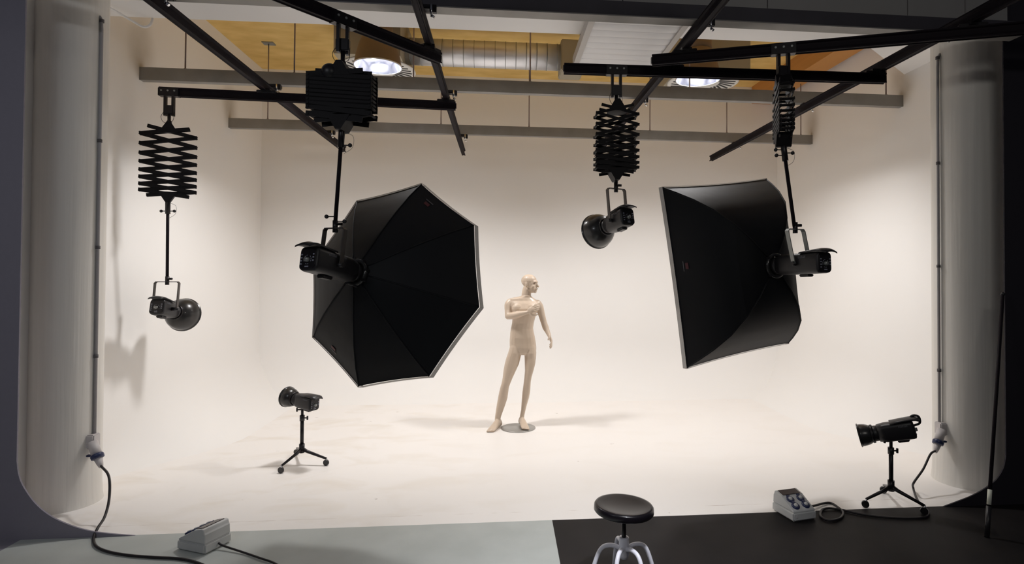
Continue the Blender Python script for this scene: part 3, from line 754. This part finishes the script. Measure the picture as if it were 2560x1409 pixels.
# pectorals and buttocks
for x, y in ((365, 350), (452, 350)): newp().sphere(mp(x, y, -0.078), (0.080, 0.045, 0.065))
for x in (345, 450): newp().sphere(mp(x, 670, 0.085), (0.075, 0.06, 0.08))
# legs
def leg(secs): ringz(newp(), secs, 18)
leg([(318, 372, 590, .0, .06), (296, 388, 645, .0, .092), (283, 390, 690, .0, .10), (268, 380, 730, -.005, .092), (255, 368, 780, -.01, .088), (246, 345, 830, -.015, .08), (239, 318, 890, -.02, .068), (231, 301, 930, -.025, .062),
     (222, 290, 960, -.02, .058), (212, 284, 1000, -.01, .058), (203, 278, 1045, .0, .058), (195, 264, 1090, .0, .052), (187, 246, 1140, -.005, .043), (180, 228, 1190, -.01, .036), (177, 221, 1228, -.01, .037), (180, 218, 1250, -.01, .035)])
leg([(425, 482, 590, .0, .06), (412, 499, 645, .0, .092), (409, 503, 690, .0, .10), (411, 501, 730, .0, .09), (412, 495, 780, -.005, .085), (414, 482, 830, -.01, .075), (410, 467, 880, -.015, .062), (405, 460, 920, -.015, .056),
     (400, 458, 960, -.005, .056), (394, 455, 1000, .01, .058), (390, 446, 1045, .02, .056), (387, 432, 1090, .02, .048), (384, 419, 1140, .015, .038), (376, 410, 1180, .01, .035), (372, 408, 1205, .01, .036), (374, 406, 1225, .01, .034)])
def foot(ank, heel, toe, zt_):
    b = newp(); d = V((toe.x-heel.x, toe.y-heel.y, 0)); L_ = d.length; d.normalize(); s = V((d.y, -d.x, 0)); vs = []; seg = 16
    secs = [(0.0, .022, .030, .030), (.04, .033, .038, .040), (.10, .033, .048, .052), (.35, .034, .052, .05), (.6, .040, .036, .036), (.8, .046, .025, .025), (.93, .045, .020, .019), (1.0, .036, .013, .013)]
    for u, w_, h_, zc in secs:
        for k in range(seg):
            t = 2*math.pi*k/seg; vs.append(heel+d*L_*u+s*w_*math.cos(t)+V((0, 0, zt_+max(0.004, zc+h_*math.sin(t)))))
    b.add(vs, [[i*seg+k, i*seg+(k+1) % seg, (i+1)*seg+(k+1) % seg, (i+1)*seg+k] for i in range(len(secs)-1) for k in range(seg)]+[list(range(seg)), list(range((len(secs)-1)*seg, len(secs)*seg))])
    for j, (off, r_, l_) in enumerate(((0.026, .011, .02), (0.012, .009, .016), (0.0, .0085, .010), (-0.012, .008, .003), (-0.023, .0075, -.006))):
        off = off if toe.x < heel.x else -off
        p0 = heel+d*(L_*0.88)+s*off*1.2+V((0, 0, zt_+0.016)); b2 = newp(); b2.tube([p0, p0+d*(L_*0.10+l_)+V((0, 0, -0.004))], [r_*1.1, r_], 8); b2.sphere(p0+d*(L_*0.10+l_)+V((0, 0, -0.004)), r_, 8, 6)
a1 = mp(199, 1235, -.01); a1.z = 0
h1 = V((a1.x+0.03, a1.y+0.05, 0)); t1_ = atz(1226, 1080); foot(a1, h1, t1_, 0)
a2 = mp(390, 1215, .01); a2.z = 0
h2 = V((a2.x-0.01, a2.y+0.05, 0)); t2_ = V((h2.x+0.045, h2.y-0.25, 0)); foot(a2, h2, t2_, 0.012)
# arms
def limb(pts, rs, n=6):
    P_ = bez(pts, n); R_ = []
    for i in range(len(P_)):
        u = i/(len(P_)-1)*(len(rs)-1); k = min(int(u), len(rs)-2); R_.append(rs[k]*(1-(u-k))+rs[k+1]*(u-k))
    b = newp(); b.tube(P_, R_, 14); b.sphere(P_[0], R_[0]); b.sphere(P_[-1], R_[-1])
limb([mp(300, 303, 0), mp(287, 322, -.01), mp(285, 365, -.03), mp(284, 405, -.06)], [.052, .050, .043, .040])
limb([mp(284, 405, -.06), mp(330, 402, -.11), mp(385, 388, -.16), mp(432, 377, -.205)], [.040, .040, .031, .020])
limb([mp(512, 312, 0), mp(528, 335, 0), mp(545, 395, 0), mp(562, 455, -.01)], [.050, .047, .040, .036])
limb([mp(562, 455, -.01), mp(576, 495, -.03), mp(592, 530, -.06), mp(606, 562, -.09)], [.036, .037, .028, .021])
def hand(wr, d, nrm, curl, thumb_side, sc_=1.0):
    """d: direction of the fingers, nrm: back-of-hand normal"""
    d = d.normalized(); nrm = (nrm-d*nrm.dot(d)).normalized(); s = d.cross(nrm)
    R = Matrix((s, d, nrm)).transposed()
    newp().sphere(wr+d*0.045*sc_, (0.040*sc_, 0.052*sc_, 0.017*sc_), R=R)
    for j, (off, ln, r_) in enumerate(((-.030, .066, .0088), (-.010, .078, .0092), (.010, .073, .009), (.029, .058, .0082))):
        b = newp(); p = wr+d*0.082*sc_+s*off*sc_; pts = [p-d*0.03]; dd = d.copy(); rr_ = []
        for k in range(4):
            pts.append(p.copy()); dd = (dd-nrm*curl*(0.55+0.12*j*(1 if k else 0.5))).normalized(); p = p+dd*ln*sc_*(0.44, 0.32, 0.24, 0)[k]
        b.tube(pts, [r_*1.1, r_*1.05, r_, r_*.92, r_*.85][:len(pts)], 8); b.sphere(pts[-1], r_*.85, 8, 6); b.sphere(pts[2], r_, 8, 6)
    b = newp(); p = wr+d*0.02*sc_+s*thumb_side*0.028*sc_; q1 = p+(d*0.5+s*thumb_side*0.9-nrm*0.25).normalized()*0.038*sc_
    q2 = q1+(d*0.9+s*thumb_side*0.35-nrm*0.5).normalized()*0.032*sc_; q3 = q2+(d*1.0-nrm*0.6).normalized()*0.024*sc_
    b.tube([p, q1, q2, q3], [.014, .012, .0105, .009], 8); b.sphere(q3, .009, 8, 6); b.sphere(q1, .012, 8, 6)
wA = mp(434, 376, -.207); hand(wA, mp(500, 340, -.235)-wA, V((0.15, -1, 0.35)), 0.42, 1, 0.98)
wB = mp(607, 564, -.092); hand(wB, mp(628, 622, -.16)-wB, V((1.0, 0.1, 0.35)), 0.55, 1, 0.98)
# neck and head
hd = mp(452, 152, -.005); fa = math.radians(62)      # the face looks to the right of the picture, a little towards the camera
fwd = V((math.sin(fa), -math.cos(fa), -0.02)).normalized(); hs = fwd.cross(V((0, 0, 1))).normalized(); hu = hs.cross(fwd)
HR = Matrix((hs, fwd, hu)).transposed()
def H(x, y, z): return hd+HR @ V((x, y, z))
limb([mp(428, 285, .0), mp(424, 255, .005), mp(428, 215, .01), mp(436, 190, .01)], [.068, .056, .054, .054])
newp().sphere(H(0, -0.012, 0.032), (0.076, 0.094, 0.076), R=HR)
newp().sphere(H(0, 0.012, 0.004), (0.066, 0.080, 0.085), R=HR)
newp().sphere(H(0, 0.034, -0.048), (0.054, 0.054, 0.058), R=HR)
newp().sphere(H(0, 0.068, -0.086), (0.024, 0.022, 0.020), R=HR)
newp().sphere(H(0, 0.006, -0.060), (0.056, 0.055, 0.032), R=HR)
newp().sphere(H(0, 0.080, 0.022), (0.046, 0.016, 0.014), R=HR)
b = newp(); b.tube([H(0, 0.086, 0.014), H(0, 0.096, -0.010), H(0, 0.109, -0.030)], [.008, .009, .013], 10); b.sphere(H(0, 0.106, -0.032), (.013, .012, .010))
newp().sphere(H(0, 0.088, -0.055), (0.024, 0.011, 0.0075), R=HR); newp().sphere(H(0, 0.086, -0.066), (0.021, 0.011, 0.007), R=HR)
for s in (-1, 1):
    newp().sphere(H(s*0.032, 0.054, -0.032), (0.026, 0.028, 0.034), R=HR)
    newp().sphere(H(s*0.073, -0.010, -0.010), (0.009, 0.018, 0.031), R=HR)
mt = thing('mannequin', V((base.x, base.y, 0)), 'bald beige male mannequin standing on a round metal base, arm across chest', 'mannequin')
allb = MB()
src = []
for p_ in parts: allb.v += [v for v in p_.v]; 
off = 0; allb.f = []; allb.sm = []
for p_ in parts:
    for f in p_.f: allb.f.append([i+off for i in f]); allb.sm.append(True)
    off += len(p_.v)
me = bpy.data.meshes.new('body_raw'); me.from_pydata([v-mt.location for v in allb.v], [], allb.f); me.update()
raw = bpy.data.objects.new('body_raw', me); COL.objects.link(raw)
bmx = bmesh.new()
# every closed piece gets outward normals of its own before the voxel union
bmx.from_mesh(me); bmesh.ops.remove_doubles(bmx, verts=bmx.verts, dist=1e-6); bmesh.ops.recalc_face_normals(bmx, faces=bmx.faces); bmx.to_mesh(me); bmx.free()
rm = raw.modifiers.new('union', 'REMESH'); rm.mode = 'VOXEL'; rm.voxel_size = 0.0048; rm.use_smooth_shade = True
sm_ = raw.modifiers.new('soft', 'SMOOTH'); sm_.factor = 0.5; sm_.iterations = 5
dg = bpy.context.evaluated_depsgraph_get(); ev = raw.evaluated_get(dg); me2 = bpy.data.meshes.new_from_object(ev)
bpy.data.objects.remove(raw)
me2.name = 'body'
loc_h = hd-mt.location
for v in me2.vertices:            # eye sockets pressed into the face
    q = HR.transposed() @ (v.co-loc_h)
    if q.y > 0.03:
        for s in (-1, 1):
            r2 = ((q.x-s*0.031)/0.017)**2+((q.z-0.002)/0.012)**2
            if r2 < 4: v.co -= HR @ V((0, 1, 0))*0.009*math.exp(-r2)
me2.materials.clear(); me2.materials.append(M['mannequin'])
bo = bpy.data.objects.new('body', me2); COL.objects.link(bo); bo.parent = mt
for p in me2.polygons: p.use_smooth = True
for s in (-1, 1):
    MB().sphere(H(s*0.031, 0.0735, 0.001), (0.013, 0.006, 0.0045), R=HR).build('eye', M['browshade'], bo)  # dark colour stands in for shade in the eye sockets
    MB().tube([H(s*0.016, 0.0905, 0.014), H(s*0.031, 0.088, 0.019), H(s*0.047, 0.074, 0.014)], 0.0022, 6).build('eyebrow', M['browshade'], bo)
q = MB().lathe([(0, 0.0), (0.192, 0.0), (0.195, 0.003), (0.195, 0.007), (0.19, 0.010), (0, 0.010)], (base.x, base.y, 0), seg=56)
q.build('base_plate', M['plate'], mt)
MB().tube([(a2.x, a2.y+0.05, 0.008), (a2.x, a2.y+0.045, 0.16)], 0.006, 8).build('support_rod', M['plate'], mt)

# ------------------------------------------------------------------ stool
SY = 3.15; sc = aty(1560, 1261, SY); st = thing('stool', (sc.x, sc.y, 0), 'round black stool seat on white tubular legs in the foreground', 'stool')
R = 0.163; z = sc.z
q = MB().lathe([(0, -0.008), (0.05, -0.007), (0.115, -0.002), (0.145, 0.003), (R-0.006, 0.002), (R, -0.006), (R+0.001, -0.03), (R-0.006, -0.038), (R-0.02, -0.040), (0, -0.040)], (0, 0, 0), seg=72)
tilt = Matrix.Rotation(math.radians(3), 4, 'Y')
for v in q.v: v.xyz = (tilt @ v)+V((sc.x, sc.y, z))
q.build('seat', M['seat'], st)
hz = aty(1556, 1362, SY).z
MB().tube([(sc.x, sc.y, z-0.035), (sc.x, sc.y, hz-0.06)], 0.0125, 16).build('screw_post', M['blackmetal'], st)
MB().lathe([(0.0125, 0.045), (0.026, 0.045), (0.028, 0.040), (0.028, -0.05), (0.022, -0.07), (0, -0.07)], (sc.x, sc.y, hz), seg=24).build('hub', M['whitetube'], st)
for k, a in enumerate((-118, -62, 8, 172, 95)):
    a = math.radians(a); d = V((math.cos(a), math.sin(a), 0)); c_ = V((sc.x, sc.y, 0))
    pts = bez([c_+d*0.02+V((0, 0, hz-0.015)), c_+d*0.07+V((0, 0, hz-0.002)), c_+d*0.120+V((0, 0, hz-0.018)), c_+d*0.155+V((0, 0, hz-0.09)), c_+d*0.20+V((0, 0, 0.012))], 6)
    lg = MB().tube(pts, 0.0118, 12).build('leg', M['whitetube'], st)
    MB().tube([c_+d*0.20+V((0, 0, 0)), c_+d*0.199+V((0, 0, 0.022))], 0.014, 12).build('foot_cap', M['black'], lg)

# ------------------------------------------------------------------ power boxes
def power_box(c, rot, label, cabside):
    t = thing('power_box', c, label, 'power box', 'grey socket boxes on the floor')
    X = Matrix.Translation(c) @ Matrix.Rotation(rot, 4, 'Z')
    W, D = 0.20, 0.235
    q = MB(X).box((0, 0, 0.033), (W, D, 0.062), bev=0.010); q.build('base', M['grey_plastic'], t)
    # cover profile in y (front = -y) and z
    prof_ = [(-D/2+0.006, 0.062), (-D/2+0.012, 0.072), (0.012, 0.132), (0.020, 0.138), (0.080, 0.152), (0.094, 0.150), (D/2-0.016, 0.128), (D/2-0.010, 0.118), (D/2-0.006, 0.062)]
    q = MB(X); n = len(prof_); w2 = W/2-0.006
    vs = [V((-w2, y, z_)) for y, z_ in prof_]+[V((w2, y, z_)) for y, z_ in prof_]
    q.add(vs, [list(range(n)), list(range(n, 2*n))[::-1]]+[[i, (i+1) % n, n+(i+1) % n, n+i] for i in range(n)]); cv = q.build('cover', M['grey_plastic'], t)
    bv = cv.modifiers.new('bevel', 'BEVEL'); bv.width = 0.006; bv.segments = 2; bv.limit_method = 'ANGLE'
    # smoked window over the breakers
    MB(X).box((0, 0.050, 0.1455), (W*0.76, 0.062, 0.006), Matrix.Rotation(0.23, 3, 'X'), bev=0.002).build('breaker_window', M['brown'], t)
    sl = math.atan2(0.068, 0.152-0.012+0.0075); Rm = Matrix.Rotation(sl, 3, 'X'); nn = Rm @ V((0, 0, 1)); up_ = Rm @ V((0, 1, 0))
    for sx in (-1, 1):
        for k in (0, 1):
            p = V((sx*0.044, -D/2+0.012, 0.072))+up_*(0.040+0.062*k)
            so = MB(X).lathe([(0.0, 0.012), (0.016, 0.012), (0.018, 0.014), (0.029, 0.012), (0.031, -0.002)], p, nn, 12).build('socket', M['blue'], t)
            MB(X).lathe([(0.0, 0.019), (0.013, 0.018), (0.015, 0.013), (0.015, 0.010)], p, nn, 18).build('socket_lid', M['grey_plastic'], so)
            MB(X).box(p+up_*0.030+nn*0.008, (0.024, 0.010, 0.012), Rm).build('hinge', M['blue'], so)
    for sx in (-0.07, 0.07): MB(X).box((sx, -D/2-0.001, 0.035), (0.008, 0.003, 0.016)).build('screw_cover', M['socketgrey'], t)
    return t, X
pbc = (atz(1984, 1306)+atz(1943, 1281))/2
r_pb = math.radians(12)
rb_c = atz(1984, 1306)+V((math.cos(r_pb)*0.10-math.sin(r_pb)*0.1175, math.sin(r_pb)*0.10+math.cos(r_pb)*0.1175, 0))
power_box(V((rb_c.x, rb_c.y, 0.001)), r_pb, 'grey box with four sockets at the cove edge on the right', 1)
l_pb = math.radians(-114)
bk = (atz(512, 1389)+atz(579, 1353))/2                     # middle of its back face
fdir = V((math.sin(l_pb), -math.cos(l_pb), 0))
lb_c = bk+fdir*0.1175
_, XL_ = power_box(V((lb_c.x, lb_c.y, 0.001)), l_pb, 'grey socket box seen from behind on the grey floor at the left', 1)

# ------------------------------------------------------------------ wall conduits, sockets and cables
def conduit(px, y, ztop, zbot, clips, side, label):
    x = aty(px, 600, y).x; t = thing('conduit', (x, y, zbot), label, 'conduit', 'grey conduits on the columns')
    pts = bez([(x-side*0.14, y+0.0, ztop+0.05), (x-side*0.07, y, ztop+0.045), (x-side*0.012, y, ztop), (x, y, ztop-0.09)], 6)+[V((x, y, zbot))]
    MB().tube(pts, 0.0115, 10).build('pipe', M['conduit'], t)
    for cyp in clips:
        z_ = aty(px, cyp, y).z
        MB().tube([(x, y, z_-0.012), (x, y, z_+0.012)], 0.0155, 12).build('pipe_clip', M['clip'], t)
    return x
xl = conduit(245, 4.70, aty(262, 45, 4.70).z, aty(235, 1088, 4.70).z, (52, 352, 618, 890), 1, 'thin grey conduit down the left column to its socket')
xr = conduit(2346, 4.60, aty(2342, 140, 4.60).z, aty(2348, 1060, 4.60).z, (145, 408, 665, 925), -1, 'thin grey conduit down the right column to its socket')
def wall_socket(x, y, z, side, label):
    t = thing('wall_socket', (x, y, z), label, 'socket', 'round pin sockets on the columns')
    MB().box((x-side*0.012, y-0.0, z-0.045), (0.075, 0.08, 0.105), bev=0.008).build('housing', M['socketgrey'], t)
    d = V((side*0.48, -0.25, -0.85)).normalized(); p = V((x+side*0.005, y-0.02, z-0.05))
    MB().tube([p, p+d*0.105], [0.034, 0.034], 20).build('shroud', M['socketgrey'], t)
    c_ = p+d*0.105
    MB().lathe([(0.0, -0.004), (0.040, -0.004), (0.043, 0.006), (0.041, 0.026), (0.030, 0.030), (0, 0.030)], c_, d, 22).build('collar', M['blue'], t)
    s = frame(d)[1]
    MB().box(c_+V((-side*0.045, 0, -0.004)), (0.05, 0.028, 0.014), bev=0.004).build('lid', M['blue'], t)
    return c_+d*0.026, d
pL, dL = wall_socket(xl, 4.70-0.01, aty(235, 1085, 4.70).z, 1, 'grey socket with blue ring low on the left column')
pR, dR = wall_socket(xr, 4.60-0.01, aty(2348, 1056, 4.60).z, -1, 'grey socket with blue ring low on the right column')
def cable(plug_p, plug_d, pts, label, r=0.0085):
    t = thing('power_cable', (pts[len(pts)//2].x, pts[len(pts)//2].y, 0), label, 'cable', 'black power cables')
    if plug_p is not None:
        MB().tube([plug_p, plug_p+plug_d*0.045, plug_p+plug_d*0.075], [0.028, 0.021, 0.013], 16).build('plug', M['socketgrey'], t)
        pts = [plug_p+plug_d*0.06]+pts
    MB().tube(bez(pts, 7), r, 10).build('cord', M['cable'], t)
F = lambda x, y: atz(x, y, 0.010)
cable(pL, dL, [aty(272, 1190, 4.46), aty(273, 1245, 4.38), aty(262, 1290, 4.28), aty(245, 1318, 4.16), F(234, 1343), F(240, 1364), F(270, 1378), F(320, 1387), F(380, 1392), F(440, 1395), F(480, 1402), F(520, 1418), F(560, 1450)],
      'black cable from the left column socket across the grey floor')
gl = XL_ @ V((0.0, 0.1175, 0.035))
cable(None, None, [gl, gl+(V((gl.x-lb_c.x, gl.y-lb_c.y, 0)).normalized())*0.04+V((0, 0, -0.012)), F(612, 1381), F(650, 1394), F(690, 1409), F(730, 1440)], 'short black cable leaving the back of the left power box', 0.0065)
bx = Matrix.Translation(V((rb_c.x, rb_c.y, 0))) @ Matrix.Rotation(r_pb, 4, 'Z') @ V((0.10, 0.04, 0.05))
cable(pR, dR, [aty(2326, 1135, 4.47), aty(2308, 1172, 4.40), aty(2285, 1205, 4.33), V((atz(2283, 1228).x, atz(2283, 1228).y, 0.03)), F(2294, 1250), F(2312, 1268), F(2322, 1281), F(2312, 1292), F(2270, 1295), F(2210, 1292), F(2150, 1284), F(2110, 1275), F(2075, 1270), F(2055, 1274),
     F(2052, 1290), F(2072, 1300), F(2098, 1296), F(2108, 1282), F(2096, 1268), F(2070, 1256), bx+V((0.05, 0.0, -0.025)), bx], 'black cable from the right column socket looping to the socket box')

# ------------------------------------------------------------------ leaning pole
pb, pt_ = atz(2467, 1342), None
d0 = ray(2507, 735); pt_ = CAM+d0*(4.04/d0.y)
t = thing('leaning_pole', pb, 'black pole leaning on the black wall at the far right', 'pole')
u = (pt_-pb).normalized()
MB().tube([pb+u*0.16, pt_], 0.012, 14).build('shaft', M['rail'], t)
MB().tube([pb, pb+u*0.20], 0.0155, 14).build('grip', M['black'], t)
MB().tube([pb+u*0.21, pb+u*0.31], 0.0135, 14).build('sticker', M['tag'], t)
MB().sphere(pt_, 0.016).build('tip', M['black'], t)

# ------------------------------------------------------------------ things up in the roof
for c, lb in ((LX1, 'lit round pendant lamp left of centre under the roof'), (LX2, 'lit round pendant lamp right of centre, half hidden by a rail')):
    t = thing('pendant_lamp', c, lb, 'lamp', 'round pendant lamps')
    R = 0.238
    q = MB().lathe([(R, 0.0), (R*0.93, 0.10), (R*0.80, 0.22), (R*0.66, 0.30), (R*0.62, 0.31)], c, seg=48); sh = q.build('shade', M['shade'], t)
    MB().lathe([(R+0.004, -0.004), (R+0.006, 0.006), (R-0.002, 0.006), (R-0.004, -0.004)], c, seg=48).build('rim', M['diffuser'], t)
    q = MB().lathe([(R-0.003, 0.0), (R*0.88, 0.085), (R*0.62, 0.16), (R*0.40, 0.17)], c, seg=32); q.build('reflector', M['mirror'], t)
    q = MB().lathe([(R*0.40, 0.17), (R*0.38, 0.12), (R*0.2, 0.11), (0, 0.11)], c, seg=24); q.build('lamp_glass', M['mirror'], t)
    MB().sphere(c+V((0.0, -R*0.88, 0.012)), (0.030, 0.012, 0.010)).build('hot_spot', M['hotspot'], t)  # glint on the reflector's front rim, put in as a glowing blob
    MB().lathe([(0.0, 0.31), (R*0.62, 0.31), (R*0.62, 0.40), (0.05, 0.44), (0, 0.44)], c, seg=24).build('gear_housing', M['shade'], t)
    MB().tube([c+V((0, 0, 0.43)), V((c.x, c.y, ZC))], 0.012, 10).build('stem', M['greymetal'], t)
# spiral duct
dy, dz = 6.85, 4.325
x0, x1 = aty(1000, 140, 6.42).x, aty(1400, 150, dy).x
t = thing('spiral_duct', ((x0+x1)/2, dy, dz), 'round silver ventilation duct under the wood roof', 'duct')
MB().tube([(x0, dy, dz), (x1, dy, dz)], 0.152, 36).build('pipe', M['duct'], t)
k = x0+0.05
while k < x1:
    MB().tube([(k, dy, dz), (k+0.005, dy, dz)], 0.156, 36, smooth=False).build('seam', M['greymetal'], t); k += 0.122
MB().box((x1+0.13, dy, 4.30), (0.27, 0.36, 0.36), bev=0.01).build('end_collar', M['plenum'], t)
MB().tube([(x1+0.22, dy-0.25, ZC), (x1+0.22, dy-0.24, 4.15)], 0.012, 8).build('hanger_strap', M['greymetal'], t)
# plenum boxes with swirl diffusers
for pxa, pxb, lb in ((833, 1000, 'brown ventilation box behind the left round lamp'), (1700, 1877, 'brown ventilation box with swirl outlet behind the right round lamp')):
    xa, xb = aty(pxa, 140, 6.42).x, aty(pxb, 140, 6.42).x; t = thing('ventilation_box', ((xa+xb)/2, 6.9, 4.1), lb, 'ventilation box', 'ventilation boxes under the roof')
    MB().box(((xa+xb)/2, 6.9, 4.385), (xb-xa, 0.94, 0.54)).build('casing', M['plenum'], t)
    cc = V(((xa+xb)/2+(0.02 if pxa < 1000 else 0.02), 6.90, 4.107)); 
    pl_ = MB().lathe([(0, -0.012), (0.40, -0.012), (0.43, -0.004), (0.43, 0.004)], cc, seg=48).build('outlet_plate', M['plenumlight'], t)
    for k in range(28):
        a = 2*math.pi*k/28; d = V((math.cos(a), math.sin(a), 0)); s = V((-math.sin(a), math.cos(a), 0))
        q = MB(); a_, b_ = cc+d*0.20+V((0, 0, -0.0135)), cc+(d+s*0.35).normalized()*0.385+V((0, 0, -0.0135))
        q.beam(a_, b_, 0.026, 0.004); q.build('outlet_slot', M['slot'], pl_)
# ribbed hanging panel
t = thing('ribbed_ceiling_panel', (1.07, 4.93, 3.75), 'white ribbed panel in a grey frame hanging under the soffit', 'ceiling panel')
x0, x1, y0, y1 = 0.71, 1.47, 4.40, 5.48
for a, b_ in (((x0, y0), (x0, y1)), ((x1, y0), (x1, y1)), ((x0, y0), (x1, y0)), ((x0, y1), (x1, y1))):
    MB().beam((*a, 3.775), (*b_, 3.775), 0.05, 0.09).build('frame_side', M['panelframe'], t)
nr = 8
for k in range(nr):
    ya = y0+0.03+(y1-y0-0.06)*k/nr; w_ = (y1-y0-0.06)/nr
    q = MB(); seg = 6; vs = []
    for j in range(seg+1):
        u_ = j/seg; vs += [V((x0+0.02, ya+w_*u_*0.985, 3.752-0.007*math.sin(math.pi*u_))), V((x1-0.02, ya+w_*u_*0.985, 3.752-0.007*math.sin(math.pi*u_)))]
    for j in range(seg+1):
        u_ = j/seg; vs += [V((x0+0.02, ya+w_*u_*0.985, 3.765)), V((x1-0.02, ya+w_*u_*0.985, 3.765))]
    q.add(vs, [[2*j, 2*j+1, 2*j+3, 2*j+2] for j in range(seg)]+[[2*(seg+1)+2*j, 2*(seg+1)+2*j+1, 2*(seg+1)+2*j+3, 2*(seg+1)+2*j+2] for j in range(seg)], True)
    q.build('rib', M['panel'], t)
for x, y in ((x0, y0+0.1), (x1, y0+0.1), (x0, y1-0.35), (x1, y1-0.35)): MB().tube([(x, y, 3.8), (x, y, ZS)], 0.006, 6).build('hanger_rod', M['greymetal'], t)
# white hooked pipe at the top left
t = thing('hooked_pipe', aty(300, 20, 5.1), 'thin white pipe with hooked end at the top left', 'pipe')
MB().tube(bez([aty(200, -12, 4.6), aty(270, 18, 4.9), aty(330, 52, 5.1), aty(358, 67, 5.15), aty(374, 63, 5.18), aty(381, 50, 5.2), aty(382, 36, 5.2)], 6), 0.010, 10).build('pipe', M['soffit'], t)
